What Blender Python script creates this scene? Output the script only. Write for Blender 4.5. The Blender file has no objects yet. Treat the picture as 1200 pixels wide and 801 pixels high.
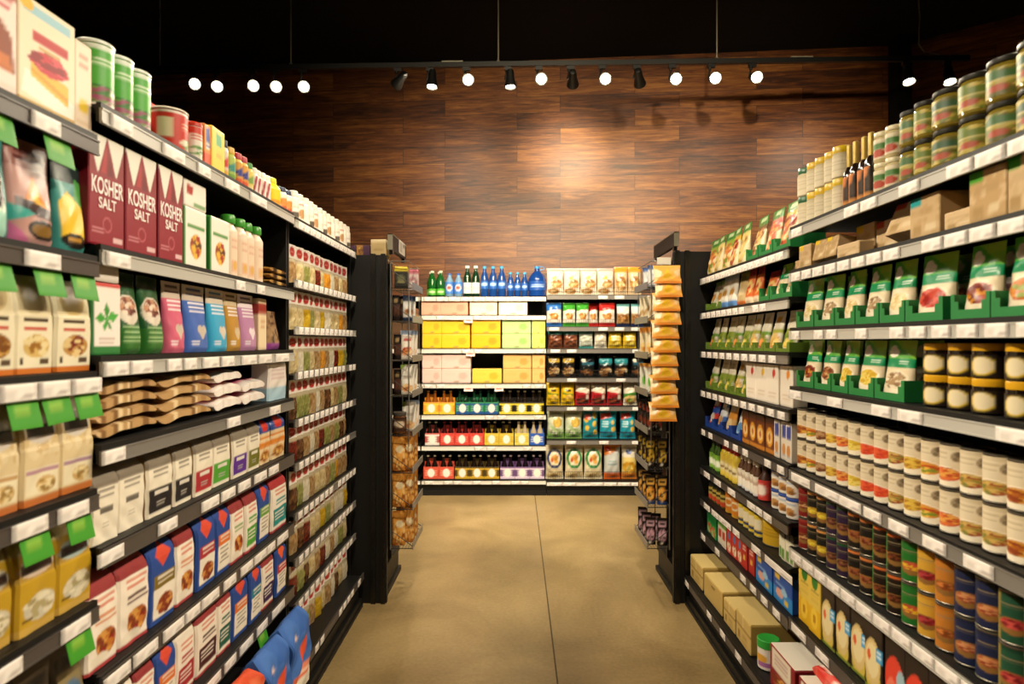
import bpy, bmesh, math, random
import numpy as np
from mathutils import Vector, Matrix

RN = random.Random(11)
NR = np.random.RandomState(5)
PI = math.pi
F, CX, CY, EYE = 740.0, 605.0, 400.0, 1.5      # focal length in px of the 1200x801 frame, aisle vanishing point, eye height
SC = bpy.context.scene
COL = SC.collection


def yp(px, X):            # distance along the aisle of a measured column on the vertical plane x = X
    return X * F / (px - CX)


def xp(px, Y):
    return (px - CX) * Y / F


def hexc(h):
    if not isinstance(h, str):
        return np.array(h[:3], float)
    h = h.lstrip('#')
    h = h if len(h) == 6 else ''.join(c * 2 for c in h)
    s = np.array([int(h[i:i + 2], 16) / 255 for i in (0, 2, 4)])
    return np.where(s <= .04045, s / 12.92, ((s + .055) / 1.055) ** 2.4)


# ------------------------------------------------------------------ materials
def mat(name, rough=.5, col=None, metal=0, spec=.5, trans=0, emit=None, estr=0, coat=0, attr=False, bump=0):
    m = bpy.data.materials.new(name)
    m.use_nodes = True
    nt = m.node_tree
    b = nt.nodes['Principled BSDF']
    b.inputs['Roughness'].default_value = rough
    b.inputs['Metallic'].default_value = metal
    b.inputs['Specular IOR Level'].default_value = spec
    b.inputs['Transmission Weight'].default_value = trans
    b.inputs['Coat Weight'].default_value = coat
    if col is not None:
        b.inputs['Base Color'].default_value = (*hexc(col), 1)
    if attr:
        a = nt.nodes.new('ShaderNodeAttribute')
        a.attribute_name = 'print'
        nt.links.new(a.outputs['Color'], b.inputs['Base Color'])
    if emit is not None:
        b.inputs['Emission Color'].default_value = (*emit, 1)
        b.inputs['Emission Strength'].default_value = estr
    if bump:
        n = nt.nodes.new('ShaderNodeTexNoise')
        n.inputs['Scale'].default_value = 60
        bp = nt.nodes.new('ShaderNodeBump')
        bp.inputs['Strength'].default_value = bump
        bp.inputs['Distance'].default_value = .002
        nt.links.new(n.outputs['Fac'], bp.inputs['Height'])
        nt.links.new(bp.outputs['Normal'], b.inputs['Normal'])
    return m


M = {
    'card': mat('printed_card', .5, attr=True, spec=.4),
    'paper': mat('printed_paper', .7, attr=True, spec=.3, bump=.25),
    'kraft': mat('brown_cardboard', .8, attr=True, spec=.2),
    'film': mat('printed_film', .24, attr=True, spec=.5, bump=.3),
    'tin': mat('can_label_paper', .4, attr=True, spec=.4),
    'plastic': mat('moulded_plastic', .35, attr=True, spec=.5),
    'jarglass': mat('filled_jar_glass', .12, attr=True, spec=.6, coat=.3),
    'bottleglass': mat('tinted_bottle_glass', .08, attr=True, spec=.6, trans=.35),
    'steel': mat('tin_steel', .4, '#7d776b', metal=.85),
    'gold': mat('gold_foil', .38, '#c0a458', metal=.55),
    'black': mat('black_powder_coat', .5, '#131211', spec=.35),
    'blackgloss': mat('black_gloss_metal', .3, '#0e0d0c', spec=.5),
    'wire': mat('grey_wire', .35, '#8d8a84', metal=.7),
    'wiredark': mat('dark_wire', .4, '#3a3835', metal=.5),
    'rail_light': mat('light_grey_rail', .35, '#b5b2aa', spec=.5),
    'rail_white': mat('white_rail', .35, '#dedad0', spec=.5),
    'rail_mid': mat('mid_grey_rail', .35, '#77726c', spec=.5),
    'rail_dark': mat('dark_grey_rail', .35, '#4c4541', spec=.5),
    'tag': mat('price_tag_paper', .55, attr=True, spec=.4),
    'glow': mat('lamp_glow', .4, '#ffffff', emit=(1, .86, .62), estr=60),
    'lampblack': mat('lamp_black', .4, '#0c0c0b', spec=.5),
    'rod': mat('rod_steel', .4, '#8f8a78', metal=.6),
}
for _m in ('steel', 'wire'):
    pass


# ------------------------------------------------------------------ drawing the prints
class Art:
    S = 3

    def __init__(self, nu, nv, bg='#ffffff'):
        self.w, self.h = (nu + 1) * self.S, (nv + 1) * self.S
        self.a = np.zeros((self.h, self.w, 3))
        self.a[:] = hexc(bg)
        self.V, self.U = np.mgrid[0:self.h, 0:self.w]
        self.U = (self.U + .5) / self.w
        self.V = (self.V + .5) / self.h

    def fill(s, col):
        s.a[:] = hexc(col)

    def rect(s, u0, v0, u1, v1, col):
        s.a[(s.U >= u0) & (s.U < u1) & (s.V >= v0) & (s.V < v1)] = hexc(col)

    def ell(s, cx, cy, rx, ry, col):
        s.a[((s.U - cx) / rx) ** 2 + ((s.V - cy) / ry) ** 2 < 1] = hexc(col)

    def ring(s, cx, cy, rx, ry, col, k=.7):
        q = ((s.U - cx) / rx) ** 2 + ((s.V - cy) / ry) ** 2
        s.a[(q < 1) & (q > k * k)] = hexc(col)

    def poly(s, pts, col):
        m = np.zeros(s.U.shape, bool)
        n = len(pts)
        for i in range(n):
            x0, y0 = pts[i]
            x1, y1 = pts[(i + 1) % n]
            c = ((y0 > s.V) != (y1 > s.V))
            with np.errstate(divide='ignore', invalid='ignore'):
                xx = (x1 - x0) * (s.V - y0) / ((y1 - y0) or 1e-9) + x0
            m ^= c & (s.U < xx)
        s.a[m] = hexc(col)

    def food(s, cx, cy, rx, ry, cols, n=40, sz=.16, seed=1):
        r = np.random.RandomState(seed)
        s.ell(cx, cy, rx, ry, cols[0])
        for _ in range(n):
            a, q = r.rand() * 6.28, math.sqrt(r.rand()) * .86
            k = sz * (.6 + .8 * r.rand())
            s.ell(cx + rx * q * math.cos(a), cy + ry * q * math.sin(a), rx * k * 1.3, ry * k, cols[1 + r.randint(len(cols) - 1)] if len(cols) > 1 else cols[0])

    def bowl(s, cx, cy, rx, ry, cols, rim='#efe6d2', seed=1, n=30):
        s.ell(cx, cy - ry * .35, rx, ry, rim)
        s.ell(cx, cy, rx, ry * .85, rim)
        s.food(cx, cy + ry * .05, rx * .85, ry * .68, cols, n, .18, seed)

    def bars(s, u0, v0, u1, v1, col, rows=3, seed=1, fill=.6):
        r = np.random.RandomState(seed)
        hgt = (v1 - v0) / rows
        for k in range(rows):
            ind = r.rand() * .12 * (u1 - u0)
            s.rect(u0 + ind, v1 - (k + fill) * hgt, u1 - ind * r.rand() * 2, v1 - k * hgt, col)

    def grain(s, cols, n=200, sz=.05, seed=2, v0=0, v1=1):
        r = np.random.RandomState(seed)
        for _ in range(n):
            s.ell(r.rand(), v0 + (v1 - v0) * r.rand(), sz * (.5 + r.rand()), sz * (.5 + r.rand()) * .7, cols[r.randint(len(cols))])

    def done(s):
        a = s.a
        b = (a + np.roll(a, 1, 0) + np.roll(a, -1, 0) + np.roll(a, 1, 1) + np.roll(a, -1, 1)) / 5
        b[0], b[-1], b[:, 0], b[:, -1] = a[0], a[-1], a[:, 0], a[:, -1]
        s.f = b

    def at(s, u, v):
        i = np.clip((np.asarray(v) * s.h).astype(int), 0, s.h - 1)
        j = np.clip((np.asarray(u) * s.w).astype(int), 0, s.w - 1)
        return s.f[i, j]


def drawn(art, nu, nv):
    c = Art(nu, nv)
    if callable(art):
        art(c)
    else:
        c.fill(art)
    c.done()
    return c


# ------------------------------------------------------------------ mesh makers
def finish(name, verts, faces, cols, smooth=40):
    me = bpy.data.meshes.new(name)
    me.from_pydata(verts.tolist() if hasattr(verts, 'tolist') else verts, [], faces)
    if cols is not None:
        a = me.color_attributes.new('print', 'FLOAT_COLOR', 'CORNER')
        c = np.ones((len(cols), 4), np.float32)
        c[:, :3] = cols
        a.data.foreach_set('color', c.ravel())
    if smooth:
        me.polygons.foreach_set('use_smooth', [True] * len(me.polygons))
        me.set_sharp_from_angle(angle=math.radians(smooth))
    me.update()
    return me


def loft(name, W, D, H, art, nu=16, nv=24, side='edge', top=None, back=None, dfun=None, wfun=None, lens=0, cr=0, bev=.003, zfun=None, lie=False, seed=3, smooth=40, sag=0):
    """A package: printed front, back, two sides, top and base, as one closed surface."""
    W, D, H = float(W), float(D), float(H)
    eu, ev = min(.3 / 2, bev / W), min(.3 / 2, bev / H)
    u = np.concatenate([[0], np.linspace(eu, 1 - eu, nu - 1), [1]])
    v = np.concatenate([[0], np.linspace(ev, 1 - ev, nv - 1), [1]])
    U, V = np.meshgrid(u, v)
    d = dfun(V) * D / 2 if dfun else np.full(U.shape, D / 2)
    w = wfun(V) * W if wfun else np.full(U.shape, W)
    if lens:
        k = np.clip(1 - np.abs(2 * U - 1) ** lens, 0, 1) ** .65
        f = np.maximum(d * k, .0008)
    else:
        f = d.copy()
        f[:, 0] -= bev
        f[:, -1] -= bev
    if not dfun and not lens:
        f[0] -= bev * .8
        f[-1] -= bev * .8
        w = w.copy()
        w[0] -= bev * 1.4
        w[-1] -= bev * 1.4
    f = np.maximum(f, .0006)
    b = f.copy()
    if cr:
        r = np.random.RandomState(seed)
        n = np.zeros(U.shape)
        for _ in range(7):
            n += np.sin(r.rand() * 6.3 + U * (3 + 14 * r.rand()) * r.choice([-1, 1]) + V * (4 + 22 * r.rand()))
        mask = np.clip(f / (D / 2 + 1e-6) * 2, 0, 1)
        f = f + n / 7 * cr * mask * 1.6
        b = b + np.roll(n, 3, 1) / 7 * cr * mask
    if sag:
        q = sag * (np.sin(6.28 * U + .8) + .6 * np.sin(13 * U + 3 * V) + 1.3 * np.exp(-V * 9) - 1.3 * np.exp(-.5 * 9))
        f, b = f - q, b + q
    x = (U - .5) * w
    z = H * V + (zfun(U, V) if zfun else 0)
    P = np.concatenate([np.stack([x, -f, z], -1).reshape(-1, 3), np.stack([x, b, z], -1).reshape(-1, 3)])
    if lie:
        P = np.stack([P[:, 0], P[:, 2] - H / 2, -P[:, 1] + D / 2], -1)
    nx = nu + 1
    N = nx * (nv + 1)
    A = drawn(art, nu, nv)
    fs, lu, lv, lr = [], [], [], []
    idx = lambda j, i: j * nx + i

    def add(q, region):
        fs.append(q)
        for k in q:
            k2 = k % N
            lu.append(u[k2 % nx])
            lv.append(v[k2 // nx])
            lr.append(region)
    for j in range(nv):
        for i in range(nu):
            add((idx(j, i), idx(j, i + 1), idx(j + 1, i + 1), idx(j + 1, i)), 0)
            add((N + idx(j, i + 1), N + idx(j, i), N + idx(j + 1, i), N + idx(j + 1, i + 1)), 1)
        add((idx(j, nu), N + idx(j, nu), N + idx(j + 1, nu), idx(j + 1, nu)), 2)
        add((N + idx(j, 0), idx(j, 0), idx(j + 1, 0), N + idx(j + 1, 0)), 2)
    for i in range(nu):
        add((idx(nv, i), idx(nv, i + 1), N + idx(nv, i + 1), N + idx(nv, i)), 3)
        add((idx(0, i + 1), idx(0, i), N + idx(0, i), N + idx(0, i + 1)), 4)
    lu, lv, lr = np.array(lu), np.array(lv), np.array(lr)
    c = A.at(lu * .998, lv * .998)
    if side != 'edge':
        c[(lr == 2) | (lr == 1)] = hexc(side)
    if back is not None:
        c[lr == 1] = hexc(back)
    if top is not None:
        c[lr == 3] = hexc(top)
    return finish(name, P, fs, c, smooth)


def lathe(name, prof, n=20, smooth=35):
    """prof: (radius, height, colour of the band that starts here)."""
    a = np.arange(n) * 2 * PI / n
    ver, fs, cols = [], [], []
    for r, z, *_ in prof:
        for t in a:
            ver.append((r * math.cos(t), r * math.sin(t), z))
    for k in range(len(prof) - 1):
        c = hexc(prof[k][2]) if len(prof[k]) > 2 else np.ones(3)
        for i in range(n):
            j = (i + 1) % n
            fs.append((k * n + i, k * n + j, (k + 1) * n + j, (k + 1) * n + i))
            cols += [c] * 4
    for k, z0 in ((0, True), (len(prof) - 1, False)):
        q = [k * n + i for i in range(n)]
        fs.append(q[::-1] if z0 else q)
        c = hexc(prof[max(k - 1, 0) if k else 0][2]) if len(prof[0]) > 2 else np.ones(3)
        cols += [c] * n
    return finish(name, np.array(ver), fs, np.array(cols), smooth)


def band(name, r, z0, z1, art, nu=12, nv=10, r1=None):
    """A printed label wrapped all round a can, jar or bottle."""
    n = nu * 2
    r1 = r1 or r
    A = drawn(art, nu, nv)
    ver, fs, lu, lv = [], [], [], []
    for k in range(nv + 1):
        q = k / nv
        rr = r + (r1 - r) * q
        for i in range(n):
            t = PI + i * PI / nu
            ver.append((rr * math.cos(t), rr * math.sin(t), z0 + (z1 - z0) * q))
    uu = lambda i: i / nu if i <= nu else 2 - i / nu
    for k in range(nv):
        for i in range(n):
            fs.append((k * n + i, k * n + (i + 1) % n, (k + 1) * n + (i + 1) % n, (k + 1) * n + i))
            lu += [uu(i), uu(i + 1), uu(i + 1), uu(i)]
            lv += [k / nv, k / nv, (k + 1) / nv, (k + 1) / nv]
    return finish(name, np.array(ver), fs, A.at(np.array(lu) * .998, np.array(lv) * .998), 50)


class MB:
    """boxes and bars gathered into one mesh"""

    def __init__(s):
        s.bm = bmesh.new()

    def box(s, x0, y0, z0, x1, y1, z1, bev=0):
        vs = [s.bm.verts.new(p) for p in ((x0, y0, z0), (x1, y0, z0), (x1, y1, z0), (x0, y1, z0), (x0, y0, z1), (x1, y0, z1), (x1, y1, z1), (x0, y1, z1))]
        for q in ((3, 2, 1, 0), (4, 5, 6, 7), (0, 1, 5, 4), (1, 2, 6, 5), (2, 3, 7, 6), (3, 0, 4, 7)):
            s.bm.faces.new([vs[i] for i in q])
        return s

    def bar(s, p, q, r=.003, n=6):
        p, q = Vector(p), Vector(q)
        d = (q - p)
        m = Matrix.Translation((p + q) / 2) @ d.to_track_quat('Z', 'Y').to_matrix().to_4x4()
        bmesh.ops.create_cone(s.bm, cap_ends=True, segments=n, radius1=r, radius2=r, depth=d.length, matrix=m)
        return s

    def cyl(s, p, q, r0, r1, n=20):
        p, q = Vector(p), Vector(q)
        d = (q - p)
        m = Matrix.Translation((p + q) / 2) @ d.to_track_quat('Z', 'Y').to_matrix().to_4x4()
        bmesh.ops.create_cone(s.bm, cap_ends=True, segments=n, radius1=r0, radius2=r1, depth=d.length, matrix=m)
        return s

    def mesh(s, name, col=None, smooth=30):
        me = bpy.data.meshes.new(name)
        s.bm.to_mesh(me)
        s.bm.free()
        if col is not None:
            a = me.color_attributes.new('print', 'FLOAT_COLOR', 'CORNER')
            c = np.ones((len(me.loops), 4), np.float32)
            c[:, :3] = hexc(col)
            a.data.foreach_set('color', c.ravel())
        if smooth:
            me.polygons.foreach_set('use_smooth', [True] * len(me.polygons))
            me.set_sharp_from_angle(angle=math.radians(smooth))
        return me


def setmat(me, m):
    if not me.materials:
        me.materials.append(M[m] if isinstance(m, str) else m)
    return me


def link(name, me, m=None, parent=None, loc=(0, 0, 0)):
    o = bpy.data.objects.new(name, me)
    if m is not None:
        setmat(me, m)
    o.parent = parent
    o.location = loc
    COL.objects.link(o)
    return o


def tag(o, label, cat, group=None, kind=None):
    o['label'] = label
    o['category'] = cat
    if group:
        o['group'] = group
    if kind:
        o['kind'] = kind
    return o


def empty(name, loc=(0, 0, 0), rz=0):
    o = bpy.data.objects.new(name, None)
    o.location = loc
    o.rotation_euler = (0, 0, rz)
    o.empty_display_size = .05
    COL.objects.link(o)
    return o


def struct(name, me, m):
    o = link(name, me, m)
    o['kind'] = 'structure'
    return o


# ------------------------------------------------------------------ kinds of goods
class Kind:
    """one design: its meshes are shared by every copy of the thing"""

    def __init__(s, name, cat, desc, W, D, H, parts, round_=False):
        s.name, s.cat, s.desc, s.W, s.D, s.H, s.parts, s.round = name, cat, desc, W, D, H, parts, round_
        for p in parts:
            setmat(p[1], p[2])


def box(name, cat, desc, W, D, H, art, side='edge', top=None, nu=16, nv=22, m='card', bev=.0025):
    return Kind(name, cat, desc, W, D, H, [(name, loft(name, W, D, H, art, nu, nv, side, top, bev=bev), m)])


def pouch(name, cat, desc, W, D, H, art, style='stand', nu=18, nv=26, m='film', cr=.0022, side='edge', top=None, seed=3, fold=.8, sag=0):
    if style == 'stand':      # stand-up pouch: full at the foot, flat at the seal
        dfun = lambda V: np.where(V < .06, .75 + V * 4, np.maximum(1 - np.clip((V - .2) / .78, 0, 1) ** 1.25, .03))
        me = loft(name, W, D, H, art, nu, nv, side, top, dfun=dfun, lens=5, cr=cr, seed=seed, wfun=lambda V: 1 - .04 * np.sin(V * PI))
    elif style == 'pillow':   # crisp bag, sealed at both ends
        dfun = lambda V: np.maximum(np.clip(np.sin(np.clip((V - .05) / .9, 0, 1) * PI), 0, 1) ** .6, .03)
        me = loft(name, W, D, H, art, nu, nv, side, top, dfun=dfun, lens=2.6, cr=cr, seed=seed, wfun=lambda V: 1 - .07 * np.sin(V * PI))
    elif style == 'brick':    # paper bag with a folded top
        dfun = lambda V: np.where(V < fold, 1 - .04 * np.cos(V * 6), np.maximum(.1 + .86 * np.cos(np.clip((V - fold) / (1 - fold), 0, 1) * PI / 2) ** .8, .1))
        me = loft(name, W, D, H, art, nu, nv, side, top, dfun=dfun, cr=cr, seed=seed, bev=.006, wfun=lambda V: 1 - .02 * np.sin(V * 9 + seed) - (.05 + .05 * ((seed * 7) % 3)) * np.clip((V - .82) / .18, 0, 1) ** 1.5)
    elif style == 'lying':    # bag lying on its back
        dfun = lambda V: np.maximum(np.clip(np.sin(np.clip((V + .05) / 1.10, 0, 1) * PI), 0, 1) ** .28, .06)
        me = loft(name, W, D, H, art, nu, nv, side, top, dfun=dfun, lens=7, cr=cr, seed=seed, lie=True, sag=sag)
        return Kind(name, cat, desc, W, H, D, [(name, me, m)])
    return Kind(name, cat, desc, W, D, H, [(name, me, m)])


def can(name, desc, r, H, art, nu=14, nv=18, cat='can'):
    e = .0042
    body = lathe(name + '_tin', [(r - .004, 0, '#ffffff'), (r, .002, '#ffffff'), (r, e, '#ffffff'), (r - .0015, e + .002, '#ffffff'), (r - .0015, H - e - .002, '#ffffff'), (r, H - e, '#ffffff'), (r, H - .001, '#ffffff'), (r - .002, H, '#ffffff'), (r - .005, H - .003, '#ffffff'), (r * .4, H - .003, '#ffffff')], 24)
    return Kind(name, cat, desc, 2 * r, 2 * r, H, [('tin_body', body, 'steel'), ('label', band(name + '_label', r - .0006, e + .002, H - e - .002, art, int(nu * 1.5), int(nv * 1.5)), 'tin')], True)


def tub(name, cat, desc, r, H, body, lid, art, lidh=.012, nu=14, nv=18, m='plastic', lidname='lid', r1=None):
    b = lathe(name + '_body', [(r - .003, 0, body), (r, .003, body), (r1 or r, H - lidh, body), ((r1 or r) - .004, H - lidh, body)], 24)
    q = (r1 or r) + .0022
    l = lathe(name + '_lid', [(q - .001, H - lidh - .001, lid), (q, H - lidh, lid), (q, H - .003, lid), (q - .003, H, lid), (q * .85, H - .001, lid)], 24)
    return Kind(name, cat, desc, 2 * q, 2 * q, H, [('body', b, m), (lidname, l, 'plastic'), ('label', band(name + '_label', r + .0006, .006, H - lidh - .003, art, nu, nv, (r1 or r) + .0006), 'tin')], True)


def bottle(name, desc, r, H, prof, cap, glass, art, lab, capcol='#ffffff', m='bottleglass', capm='plastic', cat='bottle', capname='cap', nu=10, nv=10):
    """prof: (r, z) shares of radius and height; cap: (z0, z1, radius share); lab: (z0, z1)"""
    b = lathe(name + '_body', [(p[0] * r, p[1] * H, p[2] if len(p) > 2 else glass) for p in prof], 18)
    c0, c1, cr = cap
    c = lathe(name + '_cap', [(cr * r, c0 * H, capcol), (cr * r * 1.02, (c0 * .7 + c1 * .3) * H, capcol), (cr * r * .96, c1 * H - .002, capcol), (cr * r * .75, c1 * H, capcol)], 16)
    parts = [('body', b, m), (capname, c, capm)]
    if art is not None:
        parts.append(('label', band(name + '_label', r * lab[2] if len(lab) > 2 else r * 1.012, lab[0] * H, lab[1] * H, art, nu, nv), 'tin'))
    return Kind(name, cat, desc, 2 * r, 2 * r, H, parts, True)


ROWS = {}


def place(kind, pos, rz, row, layer='', along=0, anchor='near end', lean=0, sx=1, sz=1, roll=0):
    sxy = (sx, sx if kind.round else 1, sz)
    if len(kind.parts) == 1:
        o = bpy.data.objects.new(kind.name, kind.parts[0][1])
        COL.objects.link(o)
    else:
        o = empty(kind.name)
        for pn, me, m in kind.parts:
            c = bpy.data.objects.new(pn, me)
            c.parent = o
            COL.objects.link(c)
    o.location = pos
    o.rotation_euler = (-lean, roll, rz)
    o.scale = sxy
    ROWS.setdefault((row, layer, anchor), []).append((along, o, kind))
    return o


ORD = 'first second third fourth fifth sixth seventh eighth ninth tenth eleventh twelfth thirteenth fourteenth fifteenth sixteenth seventeenth eighteenth nineteenth twentieth'.split()


def nth(i):
    return ORD[i] if i < 20 else 'twenty-' + ORD[i - 20]


def label_rows():
    per = {}
    for (row, layer, anchor), lst in ROWS.items():
        for a, o, k in lst:
            per.setdefault((row, layer, anchor, k.desc), []).append((a, o, k))
    totals = {}
    for (row, layer, anchor, desc), lst in per.items():
        totals[(row, lst[0][2].name)] = totals.get((row, lst[0][2].name), 0) + len(lst)
    for (row, layer, anchor, desc), lst in per.items():
        lst.sort(key=lambda t: t[0])
        for i, (a, o, k) in enumerate(lst):
            where = (layer + ' ' if layer else '') + row
            if len(lst) == 1:
                o['label'] = f'{desc} in the {where}'
            else:
                o['label'] = f'{desc}, {nth(i)} from {anchor}, {where}'
            o['category'] = k.cat
            if totals[(row, k.name)] > 1:
                nm = k.name.replace('_', ' ')
                o['group'] = f'{nm} goods in the {row}'


def run(side, row, z, items, xf, layers=None):
    """items: (kind or list of kinds, n, px0, px1, options) - one stretch of a shelf, measured in the photograph on the plane of the goods' fronts"""
    for it in items:
        kinds, n, p0, p1 = it[:4]
        op = it[4] if len(it) > 4 else {}
        kinds = kinds if isinstance(kinds, list) else [kinds]
        off = op.get('back', 0)
        for i in range(n):
            k = kinds[i % len(kinds)]
            if side == 'B':
                a0, a1 = xp(p0, xf), xp(p1, xf)
            else:
                a0, a1 = yp(p0, xf), yp(p1, xf)
            st = (a1 - a0) / n
            a = a0 + st * (i + .5) + (.25 * abs(st) if k.round and side != 'B' else 0)
            sx = min(1.35, max(.7, abs(st) * op.get('fit', .97) / k.W))
            if op.get('nofit'):
                sx = 1
            jit = RN.uniform(-.004, .004) if not op.get('tight') else 0
            tw = RN.uniform(-1, 1) * math.radians(op.get('twist', 1.5)) + (math.radians({'L': -22, 'R': 22, 'B': 0}[side]) if k.round else 0)
            for rowk in range(op.get('deep', 1)):
                dy = off + k.D / 2 * (sx if k.round else 1) + rowk * (k.D * 1.08) + (.004 + jit if not op.get('tight') else .004)
                zz = z + .0008 + op.get('dz', 0) + op.get('lying', 0) + k.D / 2 * math.sin(math.radians(op.get('lean', 0)))
                for s in range(op.get('stack', 1)):
                    ln = math.radians(op.get('lean', 0))
                    if side == 'L':
                        pos, rz = (xf - dy, a, zz), PI / 2
                    elif side == 'R':
                        pos, rz = (xf + dy, a, zz), -PI / 2
                    else:
                        pos, rz = (a, xf + dy, zz), 0
                    lay = ''
                    if op.get('stack', 1) > 1:
                        lay = (['lower', 'upper'] if op['stack'] == 2 else ['bottom', 'second', 'third', 'top'])[s]
                    if rowk:
                        lay = 'back ' + lay if lay else 'rear'
                    place(k, pos, rz + tw + math.radians(op.get('turn', 0)), row, lay, a, 'left end' if side == 'B' else 'near end', ln, sx, op.get('sz', 1), math.radians(op.get('roll', 0)))
                    zz += k.H * op.get('sz', 1) + (.0035 if op.get('lying') else .0008)


# ------------------------------------------------------------------ shelving
def price_tag_mesh(seed):
    def art(c):
        c.fill('#f7f2ec')
        c.rect(0, .72, 1, .95, '#ece0da')
        c.bars(.08, .1, .5, .6, '#d3cac3', 3, seed)
        c.rect(.6, .2, .9, .5, '#b9aea8')
    return setmat(loft('price_tag', 1, .0016, .030, art, 8, 6, bev=.0004), 'tag')


TAGS = [price_tag_mesh(i) for i in range(3)]


def flag_art(c):
    c.fill('#3b8f22')
    c.ell(.45, .6, .28, .2, '#62a83c')
    c.bars(.2, .3, .75, .5, '#c9cc4a', 1, 3)
    c.bars(.2, .62, .7, .8, '#2c8a16', 1, 4)


FLAG = setmat(loft('promo_flag', .075, .0014, .075, flag_art, 10, 10, bev=.0004), 'tag')


def sale_art(c):
    c.fill('#efdcd2')
    c.bars(.15, .3, .85, .8, '#d2503c', 2, 1)


SALE = setmat(loft('sale_tag', .085, .0014, .045, sale_art, 8, 6, bev=.0004), 'tag')


def unit(label, pos, rz, L, depth, height, shelves, base_h=.15, base_out=0, side0=True, side1=True, cat='shelving', group='black gondola shelving bays', posts=True, fence=False):
    """A gondola bay in its own frame: width along x, lip at y = 0, depth along +y.
    shelves: dict(z=underside of the lip, out=lip offset, rail, dens, tagw, flags)"""
    root = tag(empty('shelving_bay', pos, rz), label, cat, group)
    b = MB().box(0, depth, .02, L, depth + .02, height)
    link('back_panel', b.mesh('back_panel'), 'black', root)
    for x in (0, L):
        p = MB()
        p.box(x - .016 if x else 0, depth - .035, 0, x if x else .016, depth - .001, height)
        for k in range(int((height - .3) / .05)):
            p.box((x - .016 if x else 0) + .005, depth - .037, .25 + k * .05, (x if x else .016) - .005, depth - .035, .275 + k * .05)
        link('upright', p.mesh('upright'), 'black', root)
    for x, on in ((0, side0), (L - .012, side1)):
        if on:
            s = MB().box(x, .03, base_h, x + .012, depth - .04, height)
            link('side_panel', s.mesh('side_panel'), 'black', root)
    k = MB()
    k.box(0, -base_out + .03, .0, L, depth, base_h - .05)
    k.box(0, -base_out + .012, .0, L, -base_out + .03, .05)
    k.box(0, -base_out + .005, .0, L, -base_out + .03, .018)
    link('kick_plate', k.mesh('kick_plate'), 'black', root)
    for sd in shelves:
        z, out = sd['z'], sd.get('out', 0)
        lh = sd.get('lh', .033)
        m = MB()
        top = z + sd.get('surf', .0458)
        m.box(.014, -out + .012, top - .02, L - .014, depth - .002, top)
        m.box(.003, -out + .003, z + .004, L - .003, -out + .014, top)
        sh = link('shelf', m.mesh('shelf', smooth=0), 'black', root)
        r = MB()
        r.box(.002, -out, z, L - .002, -out + .006, z + lh)
        r.box(.002, -out - .002, z, L - .002, -out + .002, z + .004)
        r.box(.002, -out - .002, z + lh - .004, L - .002, -out + .002, z + lh)
        link('price_rail', r.mesh('price_rail', smooth=0), 'rail_' + sd.get('rail', 'mid'), sh)
        tw = sd.get('tagw', .062)
        spots = sd.get('tags')
        if spots is None:
            spots, x = [], .02 + RN.random() * .02
            while x + tw < L - .01:
                if RN.random() < sd.get('dens', .6):
                    spots.append((x, x + tw))
                x += tw + sd.get('gap', .004)
        for a, c in spots:
            t = link('price_tag', RN.choice(TAGS), None, sh, ((a + c) / 2, -out - .0022, z + (lh - .030) / 2))
            t.scale = (c - a, 1, 1)
        for x in sd.get('flags', []):
            t = link('promo_flag' if sd.get('green', 1) else 'sale_tag', FLAG if sd.get('green', 1) else SALE, None, sh, (x, -out - .005, z - (.052 if sd.get('green', 1) else .03)))
            t.rotation_euler = (math.radians(-14), math.radians(RN.uniform(-4, 4)), 0)
            t['label'] = 'bright green promotion flag' if sd.get('green', 1) else 'small pale sale tag with red marks'
        if sd.get('fence'):
            w = MB()
            fh = sd['fence']
            n = int(L / .022)
            for i in range(n + 1):
                x = .02 + (L - .04) * i / n
                w.bar((x, -out + .016, z + lh), (x, -out + .016, z + lh + fh), .0011, 4)
            for q in (.5, 1):
                w.bar((.02, -out + .016, z + lh + fh * q), (L - .02, -out + .016, z + lh + fh * q), .0016, 4)
            link('wire_fence', w.mesh('wire_fence'), 'wiredark', sh)
    return root


XL, XR = -.91, 1.05
FL, FR = -.932, 1.072          # fronts of the goods
LIP = .046
# ================================================================== the shelving
def LT(p0, p1, y0, X=XL):
    return (yp(p0, X) - y0, yp(p1, X) - y0)


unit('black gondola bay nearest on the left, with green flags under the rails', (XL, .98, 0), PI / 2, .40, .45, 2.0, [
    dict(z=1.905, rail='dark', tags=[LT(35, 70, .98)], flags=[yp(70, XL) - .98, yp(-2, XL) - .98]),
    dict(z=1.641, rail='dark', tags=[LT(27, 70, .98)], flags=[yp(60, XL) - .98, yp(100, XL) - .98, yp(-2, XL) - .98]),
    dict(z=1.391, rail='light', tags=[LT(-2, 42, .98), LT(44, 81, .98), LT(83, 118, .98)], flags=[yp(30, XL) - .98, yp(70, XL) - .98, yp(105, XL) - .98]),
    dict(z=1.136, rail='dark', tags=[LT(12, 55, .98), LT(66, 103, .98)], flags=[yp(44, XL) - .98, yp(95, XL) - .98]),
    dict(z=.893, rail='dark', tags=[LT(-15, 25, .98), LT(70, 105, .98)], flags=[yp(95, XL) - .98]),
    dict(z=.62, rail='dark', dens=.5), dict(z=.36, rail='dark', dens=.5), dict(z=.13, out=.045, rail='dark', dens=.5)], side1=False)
y0 = 1.385
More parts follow.
